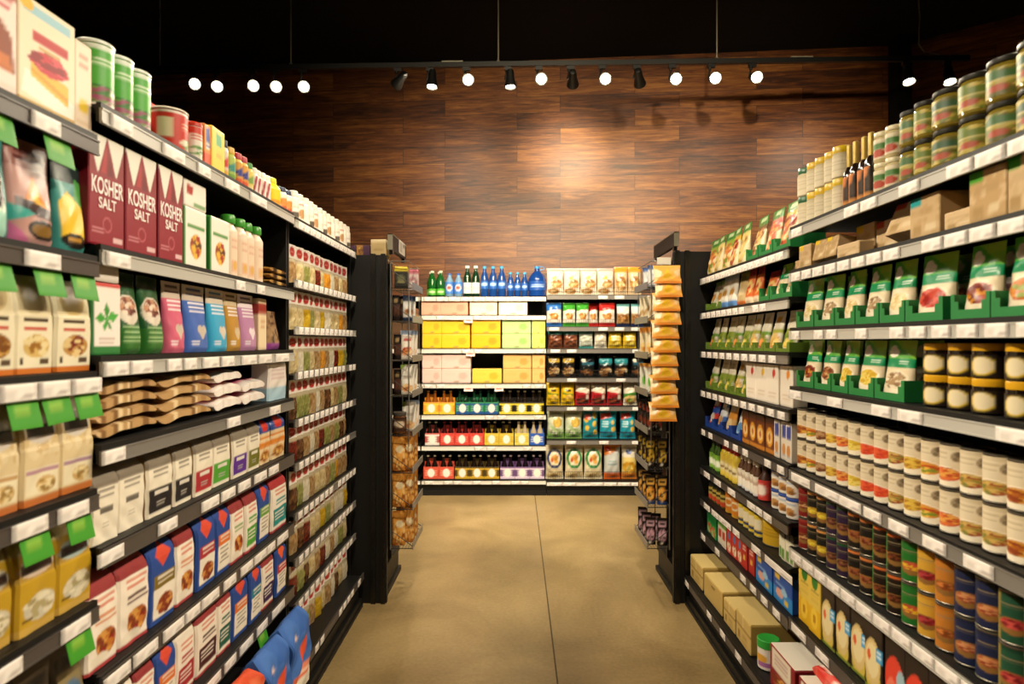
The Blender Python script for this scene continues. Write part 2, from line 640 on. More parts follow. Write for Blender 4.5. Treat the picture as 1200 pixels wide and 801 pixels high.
unit('black gondola bay on the left holding salt, flour and sugar', (XL, y0, 0), PI / 2, 1.205, .45, 2.02, [
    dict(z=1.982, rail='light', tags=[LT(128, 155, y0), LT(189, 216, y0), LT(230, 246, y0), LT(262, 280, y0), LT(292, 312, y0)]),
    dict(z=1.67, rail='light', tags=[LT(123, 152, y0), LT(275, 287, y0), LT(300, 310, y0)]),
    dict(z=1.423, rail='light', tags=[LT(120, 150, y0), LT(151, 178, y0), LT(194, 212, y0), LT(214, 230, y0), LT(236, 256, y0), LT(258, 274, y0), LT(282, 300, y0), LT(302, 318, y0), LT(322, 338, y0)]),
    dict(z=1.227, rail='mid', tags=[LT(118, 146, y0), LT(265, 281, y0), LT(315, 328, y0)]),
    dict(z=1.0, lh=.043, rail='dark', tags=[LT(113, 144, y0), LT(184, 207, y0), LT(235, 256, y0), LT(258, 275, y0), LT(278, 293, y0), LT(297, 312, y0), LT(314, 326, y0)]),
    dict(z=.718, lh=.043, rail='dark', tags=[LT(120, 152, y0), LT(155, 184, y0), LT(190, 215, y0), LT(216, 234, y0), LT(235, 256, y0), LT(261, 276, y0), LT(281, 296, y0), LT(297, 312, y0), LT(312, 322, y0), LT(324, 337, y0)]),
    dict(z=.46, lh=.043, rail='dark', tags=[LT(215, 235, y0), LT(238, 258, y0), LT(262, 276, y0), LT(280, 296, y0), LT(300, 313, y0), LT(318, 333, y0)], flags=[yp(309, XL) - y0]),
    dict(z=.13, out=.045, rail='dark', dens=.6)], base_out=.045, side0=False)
L2Z = [1.726, 1.531, 1.343, 1.145, .963, .757, .57, .385]
unit('narrow black gondola bay on the left hung with spice packets', (XL, 2.6, 0), PI / 2, .985, .45, 2.0,
     [dict(z=1.973, rail='light', dens=1, tagw=.075, gap=.002)] +
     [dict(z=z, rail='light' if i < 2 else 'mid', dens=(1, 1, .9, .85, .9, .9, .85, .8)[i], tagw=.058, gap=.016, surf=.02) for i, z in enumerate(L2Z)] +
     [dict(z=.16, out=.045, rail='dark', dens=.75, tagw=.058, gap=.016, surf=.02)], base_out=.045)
y1 = 3.608


def RT(p0, p1, y1, X=XR):
    return tuple(sorted((y1 - yp(p0, X), y1 - yp(p1, X))))


R2Z = [1.825, 1.63, 1.413, 1.193, .977, .752, .575, .385]
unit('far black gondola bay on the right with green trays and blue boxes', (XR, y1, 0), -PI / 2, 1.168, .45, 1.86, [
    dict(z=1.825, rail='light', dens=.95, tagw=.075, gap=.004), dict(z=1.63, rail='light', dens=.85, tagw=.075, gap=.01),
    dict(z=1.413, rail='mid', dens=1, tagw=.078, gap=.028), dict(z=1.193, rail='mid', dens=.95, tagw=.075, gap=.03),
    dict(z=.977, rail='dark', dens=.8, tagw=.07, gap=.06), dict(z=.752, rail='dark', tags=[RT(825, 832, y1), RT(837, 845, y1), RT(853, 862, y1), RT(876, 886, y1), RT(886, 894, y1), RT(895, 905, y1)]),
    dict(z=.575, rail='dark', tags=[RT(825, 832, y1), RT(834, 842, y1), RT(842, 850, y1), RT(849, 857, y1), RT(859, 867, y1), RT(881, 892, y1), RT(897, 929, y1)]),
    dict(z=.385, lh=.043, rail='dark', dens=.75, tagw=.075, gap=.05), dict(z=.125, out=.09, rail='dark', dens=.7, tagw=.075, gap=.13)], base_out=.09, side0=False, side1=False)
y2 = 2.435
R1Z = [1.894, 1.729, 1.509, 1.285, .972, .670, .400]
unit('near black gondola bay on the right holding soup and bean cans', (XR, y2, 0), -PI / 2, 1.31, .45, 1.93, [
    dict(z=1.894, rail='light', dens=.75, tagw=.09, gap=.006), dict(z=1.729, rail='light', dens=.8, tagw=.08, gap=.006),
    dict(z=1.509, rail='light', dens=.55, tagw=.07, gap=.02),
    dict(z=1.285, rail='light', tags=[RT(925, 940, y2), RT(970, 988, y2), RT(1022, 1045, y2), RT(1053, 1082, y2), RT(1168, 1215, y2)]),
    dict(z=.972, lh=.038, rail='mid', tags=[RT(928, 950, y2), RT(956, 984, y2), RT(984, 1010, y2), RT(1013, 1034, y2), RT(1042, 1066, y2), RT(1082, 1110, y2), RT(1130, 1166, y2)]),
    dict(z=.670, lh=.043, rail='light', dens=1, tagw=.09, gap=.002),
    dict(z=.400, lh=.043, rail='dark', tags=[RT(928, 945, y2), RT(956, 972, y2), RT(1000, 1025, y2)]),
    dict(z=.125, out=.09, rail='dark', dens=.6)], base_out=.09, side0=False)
YB = 6.17
BLF = {1: [.46], 2: [.48], 3: [.46, .76]}
BLZ = [1.946, 1.763, 1.437, 1.095, .790, .486]
unit('black back shelving bay with water bottles and drink packs', (xp(640, YB) - 1.22, YB, 0), 0, 1.22, .42, 1.95,
     [dict(z=z - LIP, rail='white', dens=.35 if i else .9, tagw=.09, gap=.03, lh=.04, green=0, flags=BLF.get(i, [])) for i, z in enumerate(BLZ)] + [dict(z=.11, rail='white', dens=.5, tagw=.09)], group='back shelving bays', side0=False, side1=False)
unit('black back shelving bay mostly hidden behind the left wire rack', (xp(640, YB) - 2.45, YB, 0), 0, 1.22, .42, 1.95,
     [dict(z=z - LIP, rail='white', dens=.35, tagw=.09, gap=.03, lh=.04) for z in BLZ] + [dict(z=.11, rail='white', dens=.5, tagw=.09)], group='back shelving bays', side0=False, side1=False)
BRZ = [1.962, 1.652, 1.437, 1.154, .874, .544]
unit('black back shelving bay filled with snack bags behind wire fences', (xp(640.6, YB), YB, 0), 0, 1.22, .42, 1.96,
     [dict(z=z - LIP, rail='mid', dens=.5, tagw=.10, gap=.06, lh=.04, fence=.075) for i, z in enumerate(BRZ)] + [dict(z=.096, rail='white', dens=.8, tagw=.13, fence=.10)], group='back shelving bays', side0=False, side1=False)


# ================================================================== end caps
def endcap(label, sx, xin, xout, ztop):
    root = tag(empty('endcap_stand', ((xin + xout) / 2, 3.65, 0)), label, 'shelving', 'black end stands of the aisle')
    ox = (xin + xout) / 2
    a, b = sorted((xin - ox, xout - ox))
    p = MB().box(a, -.022, 0, b, .012, ztop)
    link('end_panel', p.mesh('end_panel'), 'black', root)
    for xx in (xin - ox + sx * .018, xin - ox + sx * .075):
        q = MB()
        q.box(xx - .013, -.036, 0, xx + .013, -.023, ztop + .005)
        for k in range(36):
            q.box(xx - .004, -.038, .12 + k * .05, xx + .004, -.036, .145 + k * .05)
        link('slotted_post', q.mesh('slotted_post'), 'blackgloss', root)
    q = MB().box(a + .02, .02, .14, b - .02, .5, .18)
    q.box(a + .02, .22, .18, b - .02, .25, ztop - .02)
    link('rear_panel', q.mesh('rear_panel'), 'black', root)
    q = MB().box(a + .03, .013, 0, b - .03, .5, .14)
    q.box(a + .015, .013, 0, b - .015, .52, .03)
    link('base', q.mesh('base'), 'black', root)
    return root


endcap('tall black slotted end stand at the end of the left shelves', -1, -.745, -1.42, 2.0)
endcap('tall black slotted end stand at the end of the right shelves', 1, .905, 1.56, 2.02)

TZ = [1.816, 1.623, 1.391, 1.184, .957, .74, .528, .301]


def wing(label, x0, x1, zs, y0=3.675, y1=4.06):
    """wire side rack: x0 on the stand, x1 towards the aisle"""
    root = tag(empty('wire_side_rack', ((x0 + x1) / 2, (y0 + y1) / 2, 0)), label, 'wire rack', 'wire side racks of the aisle ends')
    ox, oy = (x0 + x1) / 2, (y0 + y1) / 2
    a, b, c, d = x0 - ox, x1 - ox, y0 - oy, y1 - oy
    sg = 1 if b > a else -1
    fr = MB()
    zt, zb = 1.97, zs[-1] - .01
    for y in (c, d):
        fr.bar((a + sg * .006, y, zb), (a + sg * .006, y, zt), .0035)
        fr.bar((b - sg * .02, y, zt - .02), (b - sg * .02, y, zb + .6), .0028)
        fr.bar((a, y, zt), (b - sg * .02, y, zt), .0028)
    fr.bar((a, c, zt), (a, d, zt), .003).bar((b - sg * .02, c, zt), (b - sg * .02, d, zt), .003)
    link('wire_frame', fr.mesh('wire_frame'), 'wire', root)
    for z in zs:
        t = MB()
        for i in range(8):
            x = a + (b - a) * (i + .5) / 8
            t.bar((x, c, z), (x, d, z), .0016, 4)
        for y in (c, (c + d) / 2, d):
            t.bar((a, y, z - .002), (b, y, z - .002), .0026, 5)
        t.bar((a, c, z), (a, d, z), .0026, 5)
        for y in (c, d):
            t.bar((a, y, z + .11), (b, y, z + .012), .0022, 5)
        tr = link('wire_tray', t.mesh('wire_tray'), 'wiredark', root)
        r = MB().box(min(b, b + sg * .004), c - .004, z - .008, max(b, b + sg * .004), d, z + .032)
        link('price_rail', r.mesh('price_rail', smooth=0), 'rail_mid', tr)
    return root


wing('wire side rack with snack packs and golden nut bags on the left stand', -.738, -.605, TZ)
wing('wire side rack with dark snack bags on the right stand', .898, .765, [1.82, 1.62, 1.41, 1.19, .97, .76, .54, .301])


def sign(name, label, x, y0, y1, z0, z1, parts):
    o = tag(empty(name, (x, y0, 0)), label, 'sign', 'header signs of the aisle ends')
    s = MB().box(-.012, 0, z0, .012, y1 - y0, z1)
    link('panel', s.mesh('panel'), 'black', o)
    e = MB().box(-.014, -.006, z0, .014, 0, z1 + .006)
    e.box(-.014, -.006, z1, .014, y1 - y0, z1 + .006)
    link('trim', e.mesh('trim'), 'rod', o)
    s2 = MB().box(-.01, .02, z0 - .022, .01, .05, z0).box(-.01, y1 - y0 - .05, z0 - .022, .01, y1 - y0 - .02, z0)
    link('bracket', s2.mesh('bracket'), 'blackgloss', o)
    if parts:
        n = loft('notice', .2, .002, .08, parts, 14, 8)
        c = link('notice', n, 'card', o, (.0135, (y1 - y0) * .66, z0 + .012))
        c.rotation_euler = (0, 0, PI / 2)
    return o


def notice(c):
    c.fill('#e8e2d6')
    c.rect(.1, .1, .55, .9, '#b8b2a6')
    c.bars(.62, .15, .95, .85, '#6d6862', 4)


sign('header_sign', 'black header sign with pale edge above the right wire rack', (.918), 3.62, 4.16, 2.049, 2.125, None)
sign('header_sign', 'dark header sign with a white notice above the left wire rack', -.722, 3.62, 4.07, 2.029, 2.115, notice)
# ================================================================== goods: left side
CREAM, RED, GREEN = '#efe6d0', '#b3232b', '#3f9b35'


def a_cake(c):
    c.fill('#efdfbe'); c.poly([(0, .22), (1, 0), (1, 1), (0, 1)], '#eee0c4')
    c.rect(.08, .86, .9, .95, '#9cc9d6'); c.ell(.14, .93, .11, .06, '#e7b52c')
    c.poly([(.05, .12), (.95, .05), (.98, .22), (.1, .34)], '#f6f0e4')
    c.poly([(.2, .3), (.86, .16), (.86, .36), (.2, .44)], '#e8bb46'); c.poly([(.2, .34), (.86, .2), (.86, .25), (.2, .38)], '#d49b2d')
    c.food(.52, .47, .33, .1, ['#a3182a', '#c7283c', '#8d1020', '#d84a58'], 40, .25, 4)
    c.bars(.2, .62, .85, .72, '#bb2a30', 1, 2, .9); c.bars(.3, .55, .75, .6, '#caa46a', 1, 3); c.rect(0, 0, 1, .07, '#c9a55e')


def a_pie(c):
    c.fill('#efdcd2'); c.rect(0, .84, 1, 1, '#a92c35'); c.bars(.1, .7, .9, .82, '#c55560', 2, 2)
    c.poly([(.15, .2), (.95, .2), (.9, .5), (.6, .66), (.2, .45)], '#8a3d1c'); c.poly([(.2, .22), (.9, .22), (.85, .34), (.2, .34)], '#c56a25')
    c.rect(0, .02, 1, .1, '#e6cfc3')


def a_plainbox(c):
    c.fill('#f0dcc6'); c.bars(.2, .7, .8, .85, '#d79a84', 2, 3); c.ell(.5, .3, .3, .08, '#e4c23e'); c.rect(.1, .1, .9, .13, '#d9bfa0')


def a_teal(c):
    c.fill('#c9d8c6'); c.rect(0, .8, 1, 1, '#8aa39a'); c.rect(0, 0, 1, .25, '#9fd0c0'); c.food(.5, .5, .5, .2, ['#3a2018', '#5a3020', '#241210'], 20, .3, 2); c.rect(.8, 0, 1, 1, '#3b7f7c')


def a_sunset(c):
    c.fill('#b98d86'); c.rect(0, .72, 1, 1, '#8f5f58'); c.bars(.15, .76, .85, .9, '#5c2f30', 2, 1)
    c.poly([(.1, .28), (.5, .66), (.9, .3)], '#d98430'); c.poly([(.3, .3), (.52, .52), (.8, .3)], '#efb640')
    c.poly([(.1, .32), (1, .24), (1, .36), (.1, .44)], '#322228'); c.poly([(0, .2), (.5, .3), (0, .36)], '#3fa29a'); c.ell(.62, .15, .34, .1, '#1a1410'); c.ell(.62, .15, .26, .06, '#7d5a1e'); c.poly([(0, 0), (.35, 0), (0, .2)], '#c46a96')


def a_gyellow(c):
    c.fill('#3c8f8a'); c.rect(0, .78, 1, 1, '#1d2d2c'); c.poly([(.1, .1), (.1, .55), (.4, .68), (.9, .52), (.9, .1)], '#e9bf34'); c.poly([(.6, .6), (1, .5), (1, .8), (.7, .85)], '#4c9a4a'); c.ell(.5, .13, .4, .09, '#1a1410'); c.bars(.25, .1, .75, .16, '#b9852c', 1)


def a_window(k):
    def f(c):
        c.fill('#e9dfc2'); c.rect(0, 0, 1, .06, '#c8702c'); c.rect(.06, .58, .94, .97, '#d9cba6'); c.ell(.5, .78, .34, .17, ['#c6b184', '#b9a982', '#c4ab70'][k])
        c.bars(.15, .5, .85, .57, '#4a3a2a', 1, k + 1); c.rect(.2, .44, .8, .475, '#c0463a'); c.food(.52, .28, .34, .12, [['#8a5a2c', '#c79a50', '#7a4a22'], ['#d2b06a', '#9a6a2c', '#e6d3a0'], ['#b98a4c', '#7a2c26', '#e0c48a']][k], 22, .2, k)
        c.rect(.12, .1, .2, .16, '#3c3028'); c.rect(.62, .1, .86, .15, '#5c4a38')
    return f


def a_oval(k):
    def f(c):
        c.fill('#d9c49a'); c.rect(0, 0, 1, .07, '#b96a32'); c.grain(['#d4bb8c', '#cdb283', '#e0cda6'], 90, .08, k, .5, 1)
        c.rect(.08, .1, .92, .36, '#e8dcbc'); c.rect(.08, .3, .92, .345, ['#b78d9b', '#a8869a', '#c09a6a'][k]); c.ell(.5, .72, .4, .13, '#cfc6bc'); c.rect(.14, .66, .86, .78, '#241d1c'); c.food(.6, .18, .25, .08, ['#caa66a', '#9a7a44', '#e4d0a0'], 20, .2, k)
    return f


def a_gold(k):
    def f(c):
        c.fill('#bd9728'); c.rect(0, .82, 1, 1, '#d6c08a'); c.rect(0, .55, 1, .62, '#a8863a'); c.ell(.5, .66, .46, .1, ['#b9b3a2', '#cdb9a9', '#9fb0ae'][k]); c.rect(.1, .61, .9, .71, '#2c1c1a')
        c.food(.55, .24, .4, .14, ['#c8c0aa', '#a89a70', '#e0d6ba'], 30, .2, k); c.rect(0, 0, 1, .08, '#c9a24a'); c.bars(.1, .1, .4, .16, '#5c4416', 1)
    return f


def a_darkp(c):
    c.fill('#3a3024'); c.rect(.1, .25, .9, .7, '#8a7a54'); c.ell(.5, .45, .3, .14, '#54708a'); c.rect(.1, .75, .9, .88, '#1b1714')


K0 = dict(
    cake=box('cake_mix_box', 'box', 'cream cake mix box with a raspberry cheesecake slice', .15, .055, .212, a_cake, '#d8b98c', '#e8dcc4', 46, 60),
    pie=box('cake_mix_box', 'box', 'pinkish cake mix box with a chocolate pie slice', .15, .055, .215, a_pie, '#c9a58c', None, 20, 30),
    plain=box('dessert_box', 'box', 'narrow peach dessert box with small yellow emblem', .06, .055, .195, a_plainbox, '#e4c8ac', None, 14, 22),
    dark=box('dark_carton', 'box', 'plain dark brown carton standing behind the green tubs', .13, .11, .23, '#241a12', '#1d150e', None, 4, 4, 'kraft'),
    teal=pouch('chocolate_pouch', 'pouch', 'pale teal pouch with dark chocolate pieces', .13, .05, .2, a_teal, nu=20, nv=30),
    sun=pouch('chocolate_pouch', 'pouch', 'mauve pouch with orange sunset mountain print', .13, .05, .205, a_sunset, nu=40, nv=56),
    gy=pouch('chocolate_pouch', 'pouch', 'teal pouch with yellow fruit print', .1, .045, .19, a_gyellow, nu=32, nv=48),
    win=[pouch('grain_pouch', 'pouch', d, .125, .055, .192, a_window(k), 'brick', nu=38, nv=54, cr=.0015, fold=.6) for k, d in enumerate(['cream window pouch with brown bowl print', 'cream window pouch with pale grain print', 'cream window pouch with round bean print'])],
    oval=[pouch('flour_pouch', 'pouch', d, .125, .06, .2, a_oval(k), 'brick', nu=36, nv=52, cr=.002, fold=.55) for k, d in enumerate(['kraft pouch with black oval label and mauve stripe', 'tan pouch with black oval label and lilac stripe', 'beige pouch with black oval label and tan stripe'])],
    gold=[pouch('pasta_pouch', 'pouch', d, .125, .055, .188, a_gold(k), 'brick', nu=36, nv=52, cr=.002, fold=.55) for k, d in enumerate(['golden pouch with dark name band and silver oval', 'golden pouch with dark name band and pink oval', 'golden pouch with dark name band and blue oval'])],
    dk=pouch('seed_pouch', 'pouch', 'dark clear seed pouch with blue emblem', .125, .05, .19, a_darkp))
run('L', 'cake mix shelf', 1.9515, [(K0['pie'], 1, -44, 22), (K0['cake'], 1, 24, 91), (K0['plain'], 1, 91.5, 111.5), (K0['dark'], 1, 42, 100, {'back': .14, 'nofit': 1})], FL)
run('L', 'chocolate pouch shelf', 1.6875, [(K0['teal'], 1, -32, 20), (K0['sun'], 1, 21, 73), (K0['gy'], 1, 74, 108)], FL)
run('L', 'windowed grain pouch shelf', 1.4375, [(K0['win'][0], 1, -28, 21), (K0['win'][1], 1, 22, 68), (K0['win'][2], 1, 69, 110)], FL)
run('L', 'oval label pouch shelf', 1.1825, [(K0['oval'][2], 1, -22, 26), (K0['oval'][0], 1, 27, 73), (K0['oval'][1], 1, 74, 112)], FL)
run('L', 'golden pouch shelf', .9395, [(K0['gold'][0], 1, -28, 20), (K0['gold'][1], 1, 21, 68), (K0['gold'][2], 1, 69, 109)], FL)
run('L', 'dark seed pouch shelf', .6665, [(K0['dk'], 3, -20, 110)], FL)


# ---- salt, flour and sugar bay
def a_greentub(c):
    c.fill('#57b043'); c.rect(0, .93, 1, 1, '#e8efe0'); c.bars(.25, .62, .9, .78, '#dff0d0', 2, 1, .35); c.rect(0, 0, 1, .08, '#efe2d6')
    c.food(.5, .2, .5, .16, ['#d9d0b8', '#3f7a35', '#a04a6a', '#e8d8c8', '#6a9a3a'], 44, .2, 3)


def a_redtub(c):
    c.fill('#c92f1e'); c.rect(0, .94, 1, 1, '#e8ddd0'); c.rect(.1, .3, .34, .82, '#e4d6b0'); c.bars(.5, .5, .95, .72, '#f0b8a0', 3, 2, .4); c.food(.75, .2, .25, .14, ['#4a8a32', '#79a544', '#e0d8c0'], 20, .25, 2); c.rect(0, 0, 1, .04, '#8f1a14')


def a_redwhite(c):
    c.fill('#e9ded0'); c.rect(0, .78, 1, 1, '#cf3a26'); c.bars(.2, .55, .8, .75, '#d06a5a', 2, 2, .4); c.food(.5, .25, .4, .2, ['#78a046', '#4a8a32', '#e8e0d0'], 26, .25, 5)


def a_kosher(c):
    c.fill('#e2ded2'); c.rect(0, 0, 1, .66, '#8a1428')
    c.poly([(-.24, .64), (.0, .98), (.24, .64)], '#84141f'); c.poly([(.24, .64), (.5, 1.0), (.76, .64)], '#84141f'); c.poly([(.76, .64), (1.0, .98), (1.24, .64)], '#84141f')
    c.poly([(.32, .66), (.5, .96), (.47, .66)], '#a8262e'); c.poly([(.5, .64), (.56, .84), (.68, .64)], '#6c0e1c')
    c.ring(.5, .2, .13, .07, '#b85a62', .8); c.bars(.06, .1, .42, .16, '#c88088', 2, 3, .4); c.rect(.66, .05, .93, .1, '#d8b0b0')


def a_candied(c):
    c.fill('#ece6da'); c.rect(.12, .66, .9, .71, '#3f8a2f'); c.food(.5, .36, .26, .2, ['#c8862a', '#8a3d1a', '#e2b23c', '#5c2a12', '#a82e1e'], 34, .22, 2); c.rect(0, 0, .03, 1, '#3d8f35')


def a_lidbox(c):
    c.fill('#ece6da'); c.rect(.4, .1, .95, .2, '#3f8a2f'); c.poly([(.1, .5), (.35, .45), (.4, .8), (.12, .82)], '#a83226')


def a_herb(c):
    c.fill('#efe4dc'); c.rect(0, 0, 1, .12, '#2f7a3a'); c.rect(0, 0, .1, 1, '#2c6a36'); c.rect(0, .93, 1, 1, '#c23a34')
    for pts, col in (([(.5, .5), (.3, .58), (.12, .5), (.28, .44)], '#3f9a35'), ([(.5, .5), (.66, .6), (.92, .56), (.74, .46)], '#4aa63e'), ([(.5, .5), (.4, .62), (.5, .72), (.62, .62)], '#358a2e'), ([(.5, .5), (.36, .4), (.44, .32), (.54, .42)], '#3f9a35'), ([(.5, .5), (.62, .44), (.7, .34), (.56, .38)], '#2f7f2a')):
        c.poly(pts, col)
    c.bars(.2, .14, .8, .24, '#c9b7ae', 2, 2)


def a_dgreen(c):
    c.fill('#20512a'); c.rect(0, 0, 1, .32, '#2f6a2a'); c.bars(.1, .1, .8, .35, '#9fc08a', 4, 2, .35); c.bowl(.45, .58, .4, .17, ['#8a4a34', '#c08a6a', '#5c2c20', '#e0cdb8'], '#d8cdbc', 2); c.rect(0, .82, 1, 1, '#16331c')


def a_heart(base, winc, dark):
    def f(c):
        c.fill(base); c.rect(0, .76, 1, 1, winc); c.bars(.12, .8, .88, .95, dark, 2, 1, .4); c.bars(.1, .56, .95, .74, '#f2eef0', 3, 2, .4)
        for sx in (-.09, .09):
            c.ell(.6 + sx, .34, .11, .06, winc)
        c.poly([(.41, .33), (.79, .33), (.6, .18)], winc); c.bars(.08, .08, .5, .16, '#e8e4ea', 2, 4, .4)
    return f


def a_rice(k):
    def f(c):
        c.fill('#bd9766'); c.grain(['#d4b284', '#a67e4e', '#e6cea2', '#86603a'], 500, .035, k); c.rect(.3, .2, .7, .7, '#b9946a'); c.rect(.2, .74, .8, .84, '#a8452e')
    return f


def a_sugar(col):
    def f(c):
        c.fill('#efe3dc'); c.grain(['#f4ece6', '#e6d8d2'], 200, .06, 3); c.rect(.05, .12, .95, .34, col); c.rect(.2, .5, .8, .8, '#f0d9d6'); c.bars(.25, .55, .75, .75, col, 2, 1)
    return f


def a_standsugar(c):
    c.fill('#ece2dc'); c.rect(0, 0, 1, .3, '#a9c9dc'); c.bars(.1, .45, .9, .7, '#d7b9b9', 3, 2, .4); c.rect(0, .9, 1, 1, '#d88a8a')


def a_flour(lab, ltop=.42, low=.06, plain=False):
    def f(c):
        c.fill('#e6dcc8'); c.rect(0, .73, 1, 1, '#7d7264'); c.bars(.18, .55, .82, .7, '#8d8478', 2, 2, .45)  # grey top, painted darker to put the fold's shade into the print
        if plain:
            c.bars(.22, .36, .8, .46, '#6a6258', 1, 3, .8); c.bars(.35, .18, .65, .25, '#b0a698', 2, 3, .4)
        else:
            c.rect(.06, low, .96, ltop, lab); c.bars(.22, low + .2, .84, ltop - .04, '#d8d0c4', 1, 3, .5); c.bars(.3, low + .05, .75, low + .15, '#a8a096', 2, 4, .4)
    return f


def a_redflour(lab, food=True, topc='#913536', green=None):
    def f(c):
        c.fill('#ece0d0'); c.rect(0, .78, 1, 1, topc); c.rect(0, 0, 1, .045, '#a83a3c')
        c.bars(.2, .6, .9, .74, '#d8907c', 2, 2, .45); c.bars(.22, .44, .95, .56, lab, 2, 3, .6)
        if food:
            c.food(.6, .24, .32, .15, ['#a85a24', '#d69a48', '#7a3416', '#c4762e', '#8f1e1c'], 26, .22, 3); c.ell(.4, .1, .3, .06, '#e4d8c4')
        else:
            c.rect(.12, .1, .95, .4, lab); c.bars(.2, .16, .85, .34, '#e6dccf', 3, 5, .4)
    return f


def a_blueflour(lab, food=True, dia='#d24a34'):
    def f(c):
        c.fill('#27468e'); c.poly([(.5, .66), (.82, .82), (.52, .97), (.22, .82)], dia); c.rect(.14, .06, 1, .5, '#e9decc'); c.rect(.14, .42, 1, .58, lab); c.bars(.24, .44, .9, .56, '#e0d4c4', 2, 2, .4)
        if food:
            c.food(.6, .2, .3, .12, ['#a8642c', '#c98a44', '#7a2c16', '#8a3a1a'], 26, .22, 2)
        else:
            c.bars(.25, .12, .9, .38, '#8f887e', 4, 3, .35)
    return f


def a_orangebag(c):
    c.fill('#d9512c'); c.grain(['#e0603a', '#cf4524', '#e57048'], 60, .12, 3); c.rect(.2, 0, 1, .22, '#e6d6c4')


def a_bluebag(c):
    c.fill('#3c68b4'); c.grain(['#4672bc', '#3560aa'], 40, .14, 2); c.poly([(.42, .42), (.74, .47), (.78, .7), (.46, .66)], '#e8542c'); c.rect(.1, 0, 1, .22, '#e4dac8'); c.rect(.1, .2, 1, .34, '#e0683a'); c.bars(.2, .22, .9, .32, '#f0d8c0', 2, 1, .4); c.ell(.34, .78, .05, .035, '#e9c9b9')


def text_on(kind, rows, col, front):
    """real letters on a carton: each line is a mesh lying on the face of the carton"""
    out = []
    for txt, size, zc, wid in rows:
        cu = bpy.data.curves.new('lettering', 'FONT')
        cu.body, cu.size, cu.align_x, cu.align_y = txt, size, 'CENTER', 'CENTER'
        cu.extrude, cu.offset = .0004, size * .018
        o = bpy.data.objects.new('lettering', cu)
        COL.objects.link(o)
        dg = bpy.context.evaluated_depsgraph_get()
        me = bpy.data.meshes.new_from_object(o.evaluated_get(dg))
        bpy.data.objects.remove(o)
        w = max(v.co.x for v in me.vertices) - min(v.co.x for v in me.vertices)
        s = wid / w
        me.transform(Matrix.Translation((0, front, zc)) @ Matrix.Rotation(PI / 2, 4, 'X') @ Matrix.Diagonal((s, 1, 1, 1)))
        me.materials.clear()
        out.append(me)
    kind.parts = [('carton', kind.parts[0][1], kind.parts[0][2])] + [('lettering', me, 'lettering') for me in out]
    for p in kind.parts:
        setmat(p[1], p[2])
    return kind


M['lettering'] = mat('white_lettering', .5, '#efe6e2')
kosher = text_on(box('salt_box', 'box', 'crimson and white kosher salt box', .125, .07, .25, a_kosher, '#8f1a2c', '#e8e2d8', 44, 64), [('KOSHER', .052, .133, .112), ('SALT', .034, .096, .062)], '#fff', -.0356)
candied = box('candied_fruit_box', 'box', 'white box with green band and candied fruit', .105, .06, .17, a_candied, '#3d8f35', '#ece6da', 26, 34)
lidbox = box('white_carton', 'box', 'white carton with red fruit mark lying on top', .105, .06, .078, a_lidbox, '#e2dccf', None, 20, 14)


def a_creambottle(c):
    c.fill('#ecd2b8'); c.rect(0, .75, 1, 1, '#f0dcc6'); c.bars(.2, .5, .8, .7, '#d8a890', 3, 2, .4); c.rect(.2, .08, .8, .3, '#e6b89a'); c.ell(.5, .2, .2, .08, '#dfae58')


cb = Kind('syrup_bottle', 'bottle', 'cream bottle with green screw cap', .072, .052, .205, [
    ('body', loft('syrup_body', .072, .05, .178, a_creambottle, 16, 24, dfun=lambda V: np.where(V > .86, 1 - (V - .86) * 3.4, 1), wfun=lambda V: np.where(V > .86, 1 - (V - .86) * 3.4, 1), lens=4), 'plastic'),
    ('cap', lathe('syrup_cap', [(.023, .177, '#3f9a30'), (.024, .18, '#3f9a30'), (.0235, .2, '#47a637'), (.02, .205, '#47a637')], 18), 'plastic')])


def packet_art(c):
    c.fill('#6a4a22'); c.grain(['#a87a3a', '#3a2614', '#c9a05a'], 60, .12, 2); c.rect(0, .6, 1, .8, '#2a1c10')


nutpack = pouch('nut_packet', 'packet', 'dark nut packet lying flat', .14, .02, .1, packet_art, 'lying', nu=10, nv=10)
herb = box('herb_tea_box', 'box', 'white box with green mint leaf', .125, .06, .165, a_herb, '#2c6a36', '#e6dcd4', 26, 34)
herblid = box('white_carton', 'box', 'pale grey carton lying on the mint box', .115, .055, .045, lambda c: (c.fill('#d8cfc6'), c.rect(.1, .5, .9, .75, '#b9aea6')), 'edge', None, 12, 8)
dgreen = pouch('muesli_pouch', 'pouch', 'dark green pouch with brown muesli picture', .13, .06, .2, a_dgreen, nu=34, nv=48)
HE = [('pink', '#d0637f', '#c9b9a9', '#54424c'), ('royal blue', '#4468b8', '#c4b6a6', '#31487e'), ('cyan', '#3aa3cf', '#cfc2b0', '#2b6a8c'), ('ochre', '#b98a3a', '#c9b491', '#54452a'), ('lilac', '#b983ac', '#ead9e0', '#5c3f6a')]
hearts = [pouch('sugar_pouch', 'pouch', f'{n} pouch with heart shaped window', .105, .05, .196, a_heart(a, b, d), nu=32, nv=48, seed=i, cr=.0014) for i, (n, a, b, d) in enumerate(HE)]
creamred = box('sugar_carton', 'box', 'slim cream carton with dark red top', .07, .05, .19, lambda c: (c.fill('#e8d3ae'), c.rect(0, .72, 1, .9, '#9a2c22'), c.bars(.2, .4, .8, .6, '#c9986a', 2, 2)), 'edge', None, 12, 20)
nutbag = pouch('nut_bag', 'pouch', 'leaning brown nut bag with purple foot', .12, .06, .15, lambda c: (c.fill('#6a4a34'), c.grain(['#8a6a4a', '#4a3020', '#9a7a54'], 70, .1, 3), c.rect(0, 0, 1, .16, '#8a3d8a')), nu=14, nv=18)
